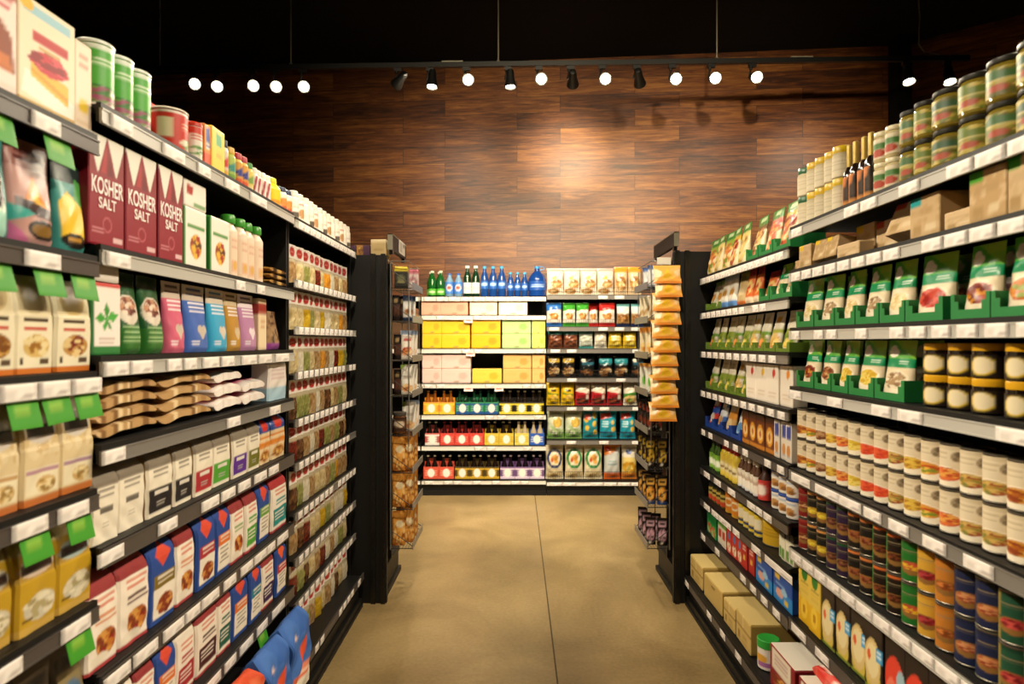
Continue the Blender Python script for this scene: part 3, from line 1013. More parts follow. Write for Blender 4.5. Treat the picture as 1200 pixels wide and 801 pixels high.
rice = [pouch('grain_bag', 'bag', 'brown grain bag lying flat', .24, .029, .3, a_rice(k), 'lying', nu=28, nv=20, cr=.0010, seed=k, sag=.0045) for k in range(3)]
sugar = [pouch('sugar_bag', 'bag', f'white sugar bag with {n} band lying flat', .2, .04, .26, a_sugar(c), 'lying', nu=24, nv=18, cr=.001, seed=k, sag=.0035) for k, (n, c) in enumerate([('pink', '#cf4a62'), ('rose', '#c2356a')])]
stands = pouch('sugar_bag', 'bag', 'upright white sugar bag with pale blue foot', .13, .07, .17, a_standsugar, 'brick', nu=16, nv=22)
FLN = [('plain white', None), ('black label', '#221c1c'), ('red label', '#a82a30'), ('green label', '#4f9a2e'), ('purple label', '#5a2a8c'), ('olive label', '#6a6a1e')]
flours = {n: pouch('flour_bag', 'bag', (f'{n} paper flour bag' if c is None else f'white paper flour bag with {n}'), .115, .075, .172, a_flour(c, plain=c is None), 'brick', m='paper', nu=34, nv=46, cr=.0012, seed=i, side='#a8875a') for i, (n, c) in enumerate(FLN)}


def a_smallrb(c):
    c.fill('#e8cfa6'); c.rect(0, .7, 1, 1, '#2c4a94'); c.ell(.5, .86, .28, .13, '#c8322a'); c.rect(0, .36, 1, .5, '#d9822c'); c.rect(0, .56, 1, .62, '#d9822c'); c.food(.5, .17, .4, .14, ['#c98a3a', '#8a4a1e', '#e2b262'], 20, .25, 4)


smallrb = pouch('baking_mix_bag', 'bag', 'small blue and orange bag with red emblem', .1, .06, .165, a_smallrb, 'brick', nu=18, nv=24)
TF = {}


def tf(key, desc, art, H=.214, W=.115):
    TF[key] = pouch('flour_bag', 'bag', desc, W, .075, H, art, 'brick', m='paper', nu=34, nv=54, cr=.0014, seed=len(TF))


tf('pan', 'red topped flour bag with pancake stack picture', a_redflour('#5a3a34'))
tf('waf', 'red topped flour bag with waffle and peach text', a_redflour('#d08a62'))
tf('blu', 'blue flour bag with red diamond and olive band', a_blueflour('#7a6420'))
tf('blr', 'blue flour bag with red diamond and red band', a_blueflour('#a82c34'))
tf('blo', 'blue flour bag with red diamond and orange band', a_blueflour('#d9702c', False))
tf('cho', 'red topped flour bag with pale green text', a_redflour('#8aa06a'))
tf('grn', 'red topped flour bag with bright green label', a_redflour('#4f9a2e', False))
tf('blg', 'blue flour bag with red diamond and green band', a_blueflour('#6a9a3c', False))
tf('tea', 'red topped flour bag with teal label', a_redflour('#1e8a8a', False, '#a83436'))
tf('redl', 'white flour bag with red label and foot', a_redflour('#a8242e', False, '#e4d8c8'))
tf('brn', 'red topped flour bag with brown label', a_redflour('#4a1e1c', False))
tf('pine', 'red topped flour bag with dark green label', a_redflour('#1e5a44', False))
tf('blt', 'blue flour bag with red diamond and teal band', a_blueflour('#2c7a8a', False))
tf('pur', 'red topped flour bag with purple label', a_redflour('#3c1a4a', False))
tf('red2', 'blue flour bag with large orange diamond and red band', a_blueflour('#b8343c', False, '#e05a30'))
T = TF
gtub = tub('crumb_tub', 'tub', 'green tub with white lid and vegetable print', .038, .157, '#57b043', '#e6ece0', a_greentub, .008, 18, 30)
rtub = tub('crumb_tub', 'tub', 'red tub with cream side panel', .042, .122, '#c92f1e', '#e2d6c6', a_redtub, .006, 18, 24)
wtub = tub('crumb_tub', 'tub', 'white tub with red lid and salad print', .036, .118, '#e9ded0', '#c8371f', a_redwhite, .012, 16, 22)
redbox = box('cracker_box', 'box', 'red and white carton standing behind the tubs', .13, .09, .165, lambda c: (c.fill('#d0342a'), c.rect(.25, .2, 1, .8, '#e8d2c0'), c.bars(.4, .3, .9, .7, '#d06a54', 3, 3)), '#e2c9b6', '#b8281f', 14, 18)
obox = box('seasoning_box', 'box', 'orange seasoning box with blue panel', .055, .04, .13, lambda c: (c.fill('#e2862c'), c.poly([(.2, .5), (.9, .5), (.75, .95), (.2, .9)], '#2f3f94'), c.rect(0, 0, 1, .35, '#d9502a'), c.bars(.2, .4, .8, .6, '#e8d8c0', 2, 2)), 'edge', '#e8c23a', 14, 22)
ybox = box('seasoning_box', 'box', 'yellow seasoning box with green emblem', .085, .06, .138, lambda c: (c.fill('#ecc832'), c.poly([(.35, .62), (.78, .58), (.7, .86), (.3, .9)], '#4aa26a'), c.bars(.3, .3, .8, .5, '#c9a22a', 3, 2, .4)), '#e6b820', '#f0d450', 16, 24)


def shaker(desc, body, capc, art, H=.115, r=.024, name='spice_shaker'):
    return bottle(name, desc, r, H, [(.9, 0), (1, .03), (1, .72), (.8, .8), (.74, .82)], (.8, 1, .86), body, art, (.06, .7), capc, 'plastic', cat='shaker')


sp_art = lambda a, b, d: (lambda c: (c.fill(a), c.poly([(.1, .5), (.9, .95), (.9, .55), (.6, .3)], b), c.rect(0, 0, 1, .2, d)))
sh_navy = shaker('spice shaker with dark cap and red label', '#e8dcc8', '#2a2c3c', sp_art('#e6d3c0', '#cf3a26', '#d9a22c'), .125)
sh_yel = shaker('green spice shaker with yellow cap', '#b9c24a', '#e0b03a', sp_art('#b4c85a', '#2f8f86', '#6aa03c'), .115)
sh_red = shaker('spice shaker with red cap and blue label', '#e6c25a', '#b8303a', sp_art('#e2a23a', '#303a92', '#d9442a'), .112)
sh_grn = shaker('yellow spice shaker with green cap', '#e2c24a', '#3f8f3c', sp_art('#e6cf6a', '#7aa64a', '#e8d8a0'), .105)
sh_gar = shaker('white spice jar with slanted crimson stripes', '#eadfd4', '#efe6da', lambda c: (c.fill('#ece0d6'), [c.poly([(x, 0), (x + .2, 0), (x + .5, 1), (x + .3, 1)], '#a3263a') for x in (-.3, .15, .6)]), .1)
sh_blk = shaker('brown spice jar with wide black lid', '#8a3f30', '#1d1a1a', lambda c: (c.fill('#d8c3b2'), c.rect(0, 0, 1, .5, '#8a2a34')), .105, .03)
mustard = bottle('mustard_bottle', 'yellow squeeze bottle with yellow cap', .028, .12, [(.9, 0), (1, .04), (1, .65), (.55, .82), (.45, .84)], (.82, 1, .6), '#d8c422', lambda c: (c.fill('#d9c422'), c.rect(.2, .1, .9, .3, '#d98a2c')), (.08, .6), '#e4c626', 'plastic')
sh_pepper = shaker('white pepper jar with dark blue cap', '#e9e0d2', '#2c3550', lambda c: (c.fill('#e8decf'), c.ell(.5, .5, .35, .3, '#c9853a'), c.rect(0, 0, 1, .2, '#b8443a')), .1)
sh_salt = [shaker(d, '#dad3c6', '#e0dacd', a, .128, .0235, 'salt_shaker') for d, a in [
    ('white salt shaker with dark foot', lambda c: (c.fill('#ece4d6'), c.rect(.1, .04, .9, .34, '#5c5348'), c.bars(.2, .5, .8, .8, '#bfb6a6', 3, 2, .4))),
    ('white salt shaker with brown picture', lambda c: (c.fill('#efe8da'), c.ell(.5, .4, .3, .25, '#b98a5a'), c.bars(.2, .7, .8, .9, '#b56a5a', 2, 2, .4))),
    ('white salt shaker with red line', lambda c: (c.fill('#eee6d8'), c.rect(0, .42, 1, .5, '#c06a5a'), c.bars(.2, .1, .8, .36, '#9a9284', 3, 3, .4)))]]
R1 = 'tub and shaker shelf'
run('L', R1, 2.0285, [
    (gtub, 1, 111, 139), (gtub, 1, 139, 161), (gtub, 1, 161, 182), (rtub, 1, 184, 200, {'back': .11}), (rtub, 1, 200, 225, {'fit': .9}), (wtub, 1, 227, 240, {'fit': .85}), (obox, 1, 242.5, 249),
    (ybox, 1, 249, 265), (sh_navy, 1, 265, 270), (sh_yel, 1, 270, 278), (sh_red, 2, 279, 292), (sh_grn, 1, 293, 299), (sh_gar, 4, 300, 318), (sh_blk, 1, 313, 320, {'back': .055}), (mustard, 1, 323, 332),
    (sh_pepper, 2, 333, 344), (redbox, 1, 203, 240, {'back': .12})], FL)
run('L', 'salt shelf', 1.7165, [(kosher, 1, 106, 148, {'tight': 1}), (kosher, 1, 149, 186, {'tight': 1}), (kosher, 1, 187, 217, {'tight': 1}), (candied, 1, 218.5, 245), (candied, 1, 246.5, 270), (lidbox, 1, 218.5, 245, {'dz': .171}),
                                (cb, 4, 271, 313), (nutpack, 1, 314, 338, {'stack': 3, 'lying': .004, 'fit': .9})], FL)
run('L', 'sugar pouch shelf', 1.4695, [(herb, 1, 110, 144), (herblid, 1, 112, 140, {'dz': .166}), (dgreen, 2, 145, 198), (hearts[0], 1, 200, 222), (hearts[1], 1, 222, 249), (hearts[2], 1, 249.5, 271),
                                       (hearts[3], 1, 271, 287), (hearts[4], 1, 287.5, 305), (creamred, 1, 305, 315), (nutbag, 1, 316, 333)], FL)
run('L', 'shelf of lying bags', 1.2735, [(rice, 1, 112, 185, {'stack': 4, 'twist': 0, 'fit': .97, 'lying': .014}), (rice[1:], 1, 186, 249, {'stack': 4, 'twist': 0, 'fit': .97, 'lying': .014}), (sugar[0], 1, 251, 284, {'stack': 3, 'lying': .011, 'twist': 0, 'fit': .97}), (sugar[1], 1, 285, 313, {'stack': 2, 'lying': .011, 'twist': 0, 'fit': .95}), (stands, 1, 315, 338)], FL)
run('L', 'paper flour shelf', 1.0465, [(flours['plain white'], 1, 108, 140), (flours['plain white'], 1, 141, 174), (flours['black label'], 1, 175, 205), (flours['black label'], 1, 206, 228), (flours['red label'], 1, 229, 251), (flours['green label'], 1, 252, 272), (flours['purple label'], 1, 273, 290.5), (flours['olive label'], 1, 291, 305), (smallrb, 1, 306, 318), (smallrb, 1, 318.5, 336)], FL)
run('L', 'diamond flour shelf', .7645, [(T['waf'], 1, 104, 141), (T['pan'], 1, 142, 177), (T['blu'], 1, 178, 208), (T['waf'], 1, 209, 231), (T['blr'], 1, 232, 254), (T['blo'], 1, 254.5, 272), (T['cho'], 1, 272.5, 288), (T['grn'], 1, 288.5, 303), (T['blg'], 1, 304, 318), (T['tea'], 1, 319, 337)], FL)
run('L', 'lower flour shelf', .5065, [(T['pan'], 1, 100, 130, {'sz': .92}), (T['redl'], 1, 131, 159, {'sz': .92}), (T['pan'], 1, 160, 183, {'sz': .92}), (T['blo'], 1, 184, 207, {'sz': .92}), (T['redl'], 1, 208, 231, {'sz': .92}), (T['brn'], 1, 232, 257, {'sz': .95}), (T['pine'], 1, 257.5, 273, {'sz': .95}), (T['blo'], 1, 274, 292, {'sz': .95}),
                                     (T['blt'], 1, 293, 307, {'sz': .95}), (T['pur'], 1, 308, 322, {'sz': .95}), (T['red2'], 1, 323, 336, {'sz': .95})], FL)
bigblue = pouch('pet_food_bag', 'bag', 'big blue paper sack with orange diamond', .21, .095, .29, a_bluebag, 'brick', m='paper', nu=22, nv=30, cr=.010)
bigorange = pouch('pet_food_bag', 'bag', 'big orange paper sack leaning under the lowest rail', .26, .095, .29, a_orangebag, 'brick', m='paper', nu=22, nv=30, cr=.012, seed=8)
run('L', 'bottom shelf', .1765, [(bigorange, 1, 225, 268, {'twist': 3}), (bigorange, 1, 270, 312, {'twist': 3}), (bigblue, 1, 314, 341, {}), (bigblue, 1, 342, 367, {})], -.800)


# ---- hanging spice packets
SPC = [('tan root', ['#a88658', '#8f6a40', '#c2a274']), ('brown bark', ['#5c3a22', '#7a5230', '#3c2414']), ('orange powder', ['#c98524', '#d99a34', '#b87418']), ('pale seed', ['#c2ab78', '#b09762', '#d6c394']), ('dark chilli', ['#6a2418', '#8a3220', '#4a160e']),
       ('yellow powder', ['#c6a020', '#d4b234', '#b48e14']), ('green herb', ['#8a8a4a', '#74763a', '#a2a262']), ('white powder', ['#d6cbb2', '#c8bc9e', '#e2d9c4'])]


def packet(nm, cols, k):
    def art(c):
        c.fill(cols[0]); c.grain(cols, 130, .09, k); c.rect(0, .86, 1, 1, '#b8aa8c')
    hd = lambda c: (c.fill('#efe8df'), c.ell(.5, .52, .33, .34, '#b5241f'), c.rect(.3, .46, .7, .56, '#d8786c'), c.rect(0, 0, 1, .06, '#d9cfc2'))
    bag = loft('packet_bag', .072, .026, .1, art, 10, 14, lens=2.6, cr=.003, seed=k, dfun=lambda V: np.maximum(np.clip(np.sin(np.clip(V * .9 + .06, 0, 1) * PI), 0, 1) ** .7, .05))
    head = loft('header_card', .072, .004, .056, hd, 14, 12)
    head.transform(Matrix.Translation((0, 0, .0965)))
    return Kind('spice_packet', 'spice packet', f'{nm} spice packet with red dot header', .074, .028, .1525, [('bag', bag, 'film'), ('header_card', head, 'card')])


PK = [packet(n, c, i) for i, (n, c) in enumerate(SPC)]
rows_txt = ['topmost packet row', 'second packet row', 'third packet row', 'fourth packet row', 'fifth packet row', 'sixth packet row', 'seventh packet row', 'eighth packet row', 'lowest packet row']
for i, z in enumerate(L2Z + [.16]):
    order = [PK[(q * 3 + i * 5 + RN.randint(0, 2)) % 8] if RN.random() < .45 else PK[(0, 3, 3, 0, 6, 3, 0, 7)[(q + i) % 8]] for q in range(13)]
    off = yp(348, FL)
    gap = ([1.973] + L2Z + [.16])[i] - z - .022
    run('L', rows_txt[i], z + .021, [(order, 11, 347, 411, {'twist': 7, 'turn': -9, 'back': .012, 'sz': min(1.12, gap / .1555)})], FL)
run('L', 'salt shaker shelf', 2.0195, [(sh_salt, 13, 346, 411.5, {'nofit': 1}), (sh_salt[::-1], 13, 347, 411, {'nofit': 1, 'back': .07})], FL)

# ---- boxes on top of the left stand
small_brown = box('snack_carton', 'box', 'small tan and purple carton', .08, .08, .065, lambda c: (c.fill('#a8773c'), c.food(.3, .5, .2, .3, ['#d9b45a', '#7a4a1e'], 14, .3), c.rect(.5, 0, 1, 1, '#4a2a44')), 'edge', '#8a6a3c', 14, 10)
beige = box('display_carton', 'box', 'beige carton standing on the black stand top', .09, .12, .1, lambda c: (c.fill('#c2a878'), c.rect(0, .8, 1, 1, '#d9c49a'), c.bars(.2, .3, .8, .5, '#a88e5e', 2)), 'edge', '#cbb488', 12, 10, 'kraft')
for px, k in ((408, small_brown), (425, small_brown), (443, beige)):
    place(k, (xp(px, 3.69), 3.70 + k.D / 2 + (.0 if k is beige else .0), 2.0015), 0, 'left end stand top', '', px, 'left end')
place(beige, (xp(441, 3.86), 3.96, 2.0015), 0, 'left end stand top', 'rear', 0, 'left end')
# ================================================================== goods: right side
def a_greenmix(foodc, k, low='#e6d3b0'):
    def f(c):
        c.fill(low); c.rect(0, .52, 1, 1, '#52a436'); c.rect(0, .52, 1, .68, '#138a56'); c.poly([(.2, 1), (1, .68), (1, 1)], '#86bc3a'); c.rect(.5, .86, 1, 1, '#98bc40')
        c.ell(.27, .78, .2, .075, '#efe8d8'); c.ell(.22, .85, .12, .06, '#e6dfcc'); c.bars(.5, .56, .92, .64, '#c9e0cc', 2, k, .4)
        c.bowl(.5, .3, .46, .22, foodc, '#efe2c6', k); c.rect(0, 0, 1, .05, '#2c7a3a')
    return f


GM = [('dark red soup', ['#8a2c1a', '#6a1e12', '#a8442a', '#c9862a']), ('orange soup', ['#c9742a', '#d98f3a', '#b85a1e', '#8a9a3a']), ('pale cream soup', ['#e0c994', '#d4b878', '#ecdcb0']), ('red tomato soup', ['#b8322a', '#c94a34', '#9a2018']),
      ('mushroom soup', ['#d9c8a4', '#8a6a4c', '#e6d9bc', '#a98a64']), ('yellow soup', ['#d9b840', '#c9a22c', '#e4cc6a']), ('brown stew', ['#8a4a26', '#a8643a', '#6a3418', '#c9a06a'])]
mixes = [pouch('soup_mix_pouch', 'pouch', f'green pouch with {n} bowl', .13, .045, .185, a_greenmix(c, i), nu=38, nv=52, seed=i) for i, (n, c) in enumerate(GM)]


def tray_kind(name, desc, W, D, H, col, hi=None):
    hi = hi or H * 1.7
    m = MB()
    t = .0025
    m.box(-W / 2, -D / 2, 0, W / 2, D / 2, t)
    m.box(-W / 2, -D / 2, t, W / 2, -D / 2 + t, H * .36)
    m.box(-W / 2, -D / 2, H * .36, -W / 2 + W * .1, -D / 2 + t, H).box(W / 2 - W * .1, -D / 2, H * .36, W / 2, -D / 2 + t, H)
    m.box(-W / 2 + W * .1, -D / 2, H * .36, -W / 2 + W * .2, -D / 2 + t, H * .7).box(W / 2 - W * .2, -D / 2, H * .36, W / 2 - W * .1, -D / 2 + t, H * .7)
    m.box(-W / 2, D / 2 - t, t, W / 2, D / 2, hi)
    for s in (-1, 1):
        x0, x1 = sorted((s * W / 2, s * (W / 2 - t)))
        m.box(x0, -D / 2 + t, t, x1, D / 2 - t, H)
    return Kind(name, 'tray', desc, W, D, hi, [(name, m.mesh(name, col, 0), 'card')])


gtray_low = tray_kind('display_tray', 'green card display tray around meal pouches', .145, .14, .06, '#1f7a3c', .075)
gtray = tray_kind('display_tray', 'green card display tray around soup pouches', .145, .26, .06, '#1f7a3c', .09)
otray = tray_kind('display_tray', 'olive green card display tray around pouches', .1, .14, .038, '#5f7a26', .08)
btray = tray_kind('display_tray', 'deep blue card display tray around snack bags', .19, .2, .055, '#1d3f8f', .06)


def trayed(row, z, pxs, kinds, tray, xf=FR, sz=1, lean=9, deep=2, skip=()):
    """pouches standing in card trays: a tray per facing, pouches leaning inside it"""
    for i, (p0, p1) in enumerate(pxs):
        if i not in skip:
            run('R', row, z, [(tray, 1, p0, p1, {'tight': 1, 'fit': .99, 'twist': 0})], xf)
        w = p1 - p0
        k = kinds[i % len(kinds)]
        for d in range(deep):
            run('R', row if d == 0 else 'rear of ' + row, z + .004, [(k, 1, p0 + w * .07, p1 - w * .07, {'lean': lean, 'back': .012 + d * .075, 'twist': 3, 'sz': sz})], xf)


trayed('soup pouch shelf', 1.5555, [(931.5, 952), (953, 976), (977, 1000), (1001, 1028), (1029, 1058), (1059, 1103), (1112, 1158), (1159, 1215), (1216, 1282)], [mixes[2], mixes[4], mixes[2], mixes[4], mixes[2], mixes[3], mixes[0], mixes[1], mixes[0]], gtray, sz=.93, lean=4)
trayed('low pouch shelf', 1.3315, [(932, 952), (953, 972), (973, 992), (993, 1022), (1023, 1058)], [mixes[0], mixes[6], mixes[5], mixes[5], mixes[4]], gtray, sz=.9, lean=4)


def a_creamjar(c):
    c.fill('#dcd0b4'); c.bars(.1, .2, .9, .8, '#c4b798', 5, 2, .35); c.rect(0, .86, 1, 1, '#cbbd9c')


def a_spread(c):
    c.fill('#1d130c'); c.ell(.5, .5, .23, .43, '#d9b83a'); c.ell(.5, .52, .195, .385, '#e6d8b4')


def a_arti(k):
    def f(c):
        c.fill('#7d6e2a'); c.grain(['#a8963c', '#5c5a20', '#c2ad54', '#6a7a2c'], 60, .12, k); c.poly([(.1, .4), (.4, .6), (.9, .5), (.95, .78), (.4, .9), (.1, .7)], ['#42693a', '#66782c', '#36583c'][k]); c.ell(.5, .28, .17, .13, '#a8482e'); c.bars(.2, .42, .85, .56, '#c9ba78', 2, k, .4)
    return f


def glassjar(name, desc, r, H, art, lid, fillc='#b5a03a', lidh=.016, cat='jar', lab=(.12, .8)):
    b = lathe(name + '_body', [(r * .9, 0, fillc), (r, .005, fillc), (r, H * .78, fillc), (r * .9, H - lidh - .003, fillc), (r * .88, H - lidh, fillc)], 24)
    l = lathe(name + '_lid', [(r * .95, H - lidh, lid), (r * .97, H - lidh + .002, lid), (r * .97, H - .002, lid), (r * .93, H, lid)], 24)
    return Kind(name, cat, desc, 2 * r, 2 * r, H, [('glass_body', b, 'jarglass'), ('lid', l, 'plastic'), ('label', band(name + '_label', r + .0005, H * lab[0], H * lab[1] - .004, art, 16, 16), 'tin')], True)


cj_y = glassjar('sauce_jar', 'cream jar with bright yellow lid', .033, .108, a_creamjar, '#d4b010', '#c8ba98', .026, lab=(.04, .76))
cj_g = glassjar('sauce_jar', 'cream jar with dark green lid', .033, .108, a_creamjar, '#1f5a34', '#d4c7a8', .026, lab=(.04, .76))
spread = glassjar('spread_jar', 'dark spread jar with pale oval', .04, .082, a_spread, '#dda61a', '#1a110b', .018, lab=(.04, .72))
arti = [glassjar('vegetable_jar', d, .042, .1, a_arti(k), '#26241c', '#7d6c24', .013) for k, d in enumerate(['pickled vegetable jar with black lid and leaf label', 'yellow pepper jar with black lid', 'glass jar of artichokes with black lid'])]
sjar = glassjar('relish_jar', 'small pale lidded jar with green tomato label', .034, .092, lambda c: (c.fill('#dccfb2'), c.rect(0, .5, 1, .8, '#4a7a3a'), c.ell(.5, .28, .28, .2, '#b0442e')), '#d4c9a4', '#c9b88a', .014)
vin = bottle('vinegar_bottle', 'slim dark vinegar bottle with gold foil neck', .03, .205, [(.95, 0), (1, .02), (1, .5), (.85, .56), (.5, .64), (.42, .66), (.4, .74)], (.64, 1, .46), '#20150e', lambda c: (c.fill('#1d1712'), c.poly([(0, 0), (.3, 0), (.6, 1), (.2, 1)], '#cf7a34'), c.rect(.3, .25, .85, .7, '#3a2a1c'), c.rect(0, 0, 1, .12, '#d08a3a')), (.03, .48), '#fff', 'jarglass', 'gold', capname='foil_neck')
run('R', 'jar row', 1.9405, [
    (cj_g, 1, 932.5, 943, {'stack': 2}), (cj_y, 4, 943, 985, {'stack': 2}), (vin, 4, 984.5, 1019), (sjar, 2, 1021, 1047, {'stack': 2, 'fit': .93}),
    (arti, 2, 1050, 1087, {'stack': 2}), (arti[::-1], 4, 1088, 1225, {'stack': 2}), (arti[::-1], 1, 1226, 1275, {'stack': 2})], FR)
run('R', 'spread jar group', 1.3315, [(spread, 1, 1078, 1104, {'stack': 2, 'fit': .95, 'deep': 2}), (spread, 1, 1105, 1132, {'stack': 2, 'fit': .95, 'deep': 2}), (spread, 1, 1133, 1164, {'stack': 2, 'fit': .93, 'deep': 2}), (spread, 1, 1174, 1206, {'stack': 2, 'fit': .93, 'deep': 2}), (spread, 2, 1212, 1280, {'stack': 2, 'fit': .9, 'deep': 2})], FR)
KRAFT = ['#c2a57c', '#b9996c', '#ccb088']


def a_kraft(k, acc=None):
    def f(c):
        c.fill(KRAFT[k % 3]); c.grain([KRAFT[(k + 1) % 3]], 20, .08, k); c.bars(.12, .5, .88, .7, '#8f7650', 3, k, .35); c.rect(.1, .1, .4, .3, '#a88a5c')
        if acc:
            c.rect(.0, .78, .4, 1, acc)
        c.bars(.5, .1, .9, .3, '#d9c6a2', 2, k + 3)
    return f


def kbox(W, H, k, acc, desc, D=.09):
    return box('kraft_box', 'box', desc, W, D, H, a_kraft(k, acc), KRAFT[(k + 1) % 3], KRAFT[(k + 2) % 3], 16, 14, 'kraft')


kb1 = kbox(.13, .085, 0, '#d8b42c', 'kraft tea box with yellow corner')
kb2 = kbox(.11, .075, 1, '#e2c02c', 'narrow kraft box with yellow tab')
kb3 = kbox(.14, .1, 2, '#b8452e', 'kraft box with red corner')
kb4 = kbox(.15, .11, 0, '#2c9a9a', 'kraft box with teal corner')
kb5 = kbox(.16, .12, 1, '#4a9a2e', 'big kraft box with green corner')
kb6 = kbox(.1, .045, 2, None, 'low open kraft tray', .05)
kb7 = kbox(.15, .125, 2, '#3f9a34', 'big kraft box with green corner and pale side')
kbs = kbox(.05, .035, 1, None, 'little kraft carton at the shelf end', .04)
run('R', 'kraft box shelf', 1.7755, [(kbs, 1, 931.5, 935), (kb1, 1, 935.5, 948, {'twist': 4}), (kb2, 2, 949, 976, {'lean': 12, 'twist': 4}), (kb1, 1, 977, 998, {'back': .068, 'sz': 1.3, 'twist': 4}), (kb6, 1, 978, 1004), (kb3, 1, 1001, 1026, {'back': .068}), (kb3, 1, 1030, 1062, {'lean': 24, 'twist': 8, 'back': .01}),
                                     (kb4, 1, 1064, 1100, {'twist': 1}), (kb5, 1, 1102, 1140, {'back': .068}), (kb6, 1, 1104, 1140, {}), (kb5, 1, 1142, 1171, {'fit': .93}), (kb7, 1, 1175, 1225), (kb5, 1, 1229, 1280)], FR)


# ---- soup cans
def a_soup(k):
    cols = [['#c8862a', '#8a3d1a', '#e0b24a', '#a85a20'], ['#d08a2e', '#b84a20', '#e2b84a', '#7a8a2e'], ['#8a5a3a', '#a87a54', '#6a3a20', '#c09a6a'], ['#cfa22e', '#dcb84a', '#a8742a'], ['#c8502a', '#d9703a', '#a83a1a', '#e0a04a'], ['#d9bc3a', '#c9a428', '#e6d06a'], ['#d8482a', '#e06038', '#c03a20'], ['#b08a3e', '#7a7a34', '#c9a85a', '#94442a']][k]

    def f(c):
        c.fill('#dccdb0'); c.rect(0, .9, 1, 1, '#d2c2a2'); c.ell(.74, .74, .13, .13, '#a08f74'); c.ell(.77, .8, .08, .07, '#6c5c48'); c.ell(.7, .68, .06, .05, '#7d6c54'); c.bars(.12, .6, .6, .84, '#c6b594', 2, k, .4); c.poly([(.5, 0), (1, 0), (1, .62), (.86, .5)], '#4a2c1a'); c.rect(0, 0, 1, .07, '#5a3c28')
        c.bowl(.46, .28, .45, .24, cols, '#efe4cc', k, 34)
    return f


SN = ['golden stew', 'orange vegetable', 'brown lentil', 'yellow corn', 'red orange', 'pale yellow', 'bright tomato', 'mixed noodle']
soups = [can('soup_can', f'cream soup can with {n} bowl', .036, .113, a_soup(i), 18, 24) for i, n in enumerate(SN)]
px = [927, 941, 956, 969, 983, 997, 1012, 1028.5, 1038, 1056, 1077, 1096, 1118, 1145, 1173, 1206]
sq = [0, 1, 2, 3, 4, 5, 6, 6, 7, 3, 1, 4, 7, 7, 0]
run('R', 'soup can shelf', 1.0185, [([soups[sq[i]] for i in range(15)], 15, 931.5, 1207, {'stack': 2, 'tight': 1, 'twist': 8}), ([soups[7], soups[0]], 2, 1207, 1272, {'stack': 2, 'tight': 1, 'twist': 8})], FR)


def a_bean(bg, top, foodc, k, alt=None):
    def f(c):
        c.fill(bg); c.rect(0, .92, 1, 1, top)
        if alt:
            c.rect(0, 0, .3, 1, alt)
        c.poly([(0, .5), (1, .3), (1, .34), (0, .54)], top); c.bowl(.56, .38, .3, .16, foodc, '#8a6230', k, 30); c.bars(.25, .66, .8, .78, '#8a7a5c', 2, k, .3)
    return f


BN = [('crimson', '#7a1a18', '#98302a', ['#5a1410', '#8a3a2a', '#c9a06a'], None), ('black lemon', '#16160f', '#c98a4a', ['#d4b42c', '#e2ca4a', '#b8941e'], None), ('purple', '#2c1c38', '#1d4a2c', ['#6a3a2c', '#8a5a3c', '#4a2418'], '#1d4a2c'), ('black brown bean', '#171410', '#c8743a', ['#7a3a20', '#9a5a34', '#5a2412'], None),
      ('black and green', '#1c120c', '#c9642c', ['#5a2a14', '#7a3e1e', '#3a180a'], '#2a7a2c'), ('green chilli', '#1e6a26', '#1c6222', ['#a83a2c', '#c85a3c', '#d9b22c'], None), ('yellow bean', '#c99a34', '#b9842a', ['#8a1e24', '#a83a3c', '#6a1418'], None), ('orange bean', '#b8742a', '#a8641e', ['#a85a24', '#c87a3a', '#7a3a14'], None),
      ('navy', '#1a2344', '#161e3a', ['#b8623a', '#c98a5a', '#8a3a24'], None), ('teal kidney bean', '#1c4a34', '#123a28', ['#a83034', '#c85048', '#7a1c20'], '#8a7a3a'), ('brown pea', '#6a421c', '#54320f', ['#c9a23a', '#d9ba5a', '#a87a24'], None)]
beans = [can('bean_can', f'{n} bean can' if 'bean' not in n else f'{n} can', .037, .118, a_bean(b, t, f, i, al), 18, 24) for i, (n, b, t, f, al) in enumerate(BN)]
bq = [0, 1, 1, 2, 2, 3, 3, 4, 4, 5, 6, 7, 8, 8, 9, 10]
run('R', 'bean can shelf', .7165, [([beans[i] for i in bq], 16, 933, 1228, {'stack': 2, 'tight': 1, 'twist': 6}), ([beans[10], beans[9]], 2, 1228, 1285, {'stack': 2, 'tight': 1, 'twist': 6})], FR)


def a_pine(c):
    c.fill('#e0c050'); c.rect(0, .0, 1, .4, '#dfae1c'); c.ell(.55, .82, .26, .14, '#2f7a2a'); c.rect(0, .92, 1, 1, '#d9862c'); c.bars(.2, .46, .9, .66, '#a88a3a', 3, 2, .35); c.ell(.5, .24, .3, .16, '#ecc63a'); c.ell(.52, .24, .12, .07, '#b8841e')


def a_pear(c):
    c.fill('#2a1f18'); c.rect(0, .7, 1, 1, '#33271e'); c.ell(.5, .16, .42, .16, '#d0b84a'); c.ell(.46, .38, .46, .3, '#d8bd7c'); c.ell(.45, .4, .36, .22, '#e6d5a2'); c.ell(.26, .45, .1, .07, '#d85a2c'); c.rect(.66, .42, 1, .6, '#3a9ad0'); c.bars(.7, .45, .96, .57, '#d0e4f0', 2, 1); c.rect(0, 0, 1, .05, '#7a8a2e')


def a_redjuice(c):
    c.fill('#2a1f18'); c.ell(.5, .3, .5, .36, '#d8402c'); c.ell(.35, .2, .25, .18, '#e8745a'); c.ell(.8, .4, .2, .14, '#9ab8c4'); c.ell(.5, .12, .3, .1, '#e8c8a8')


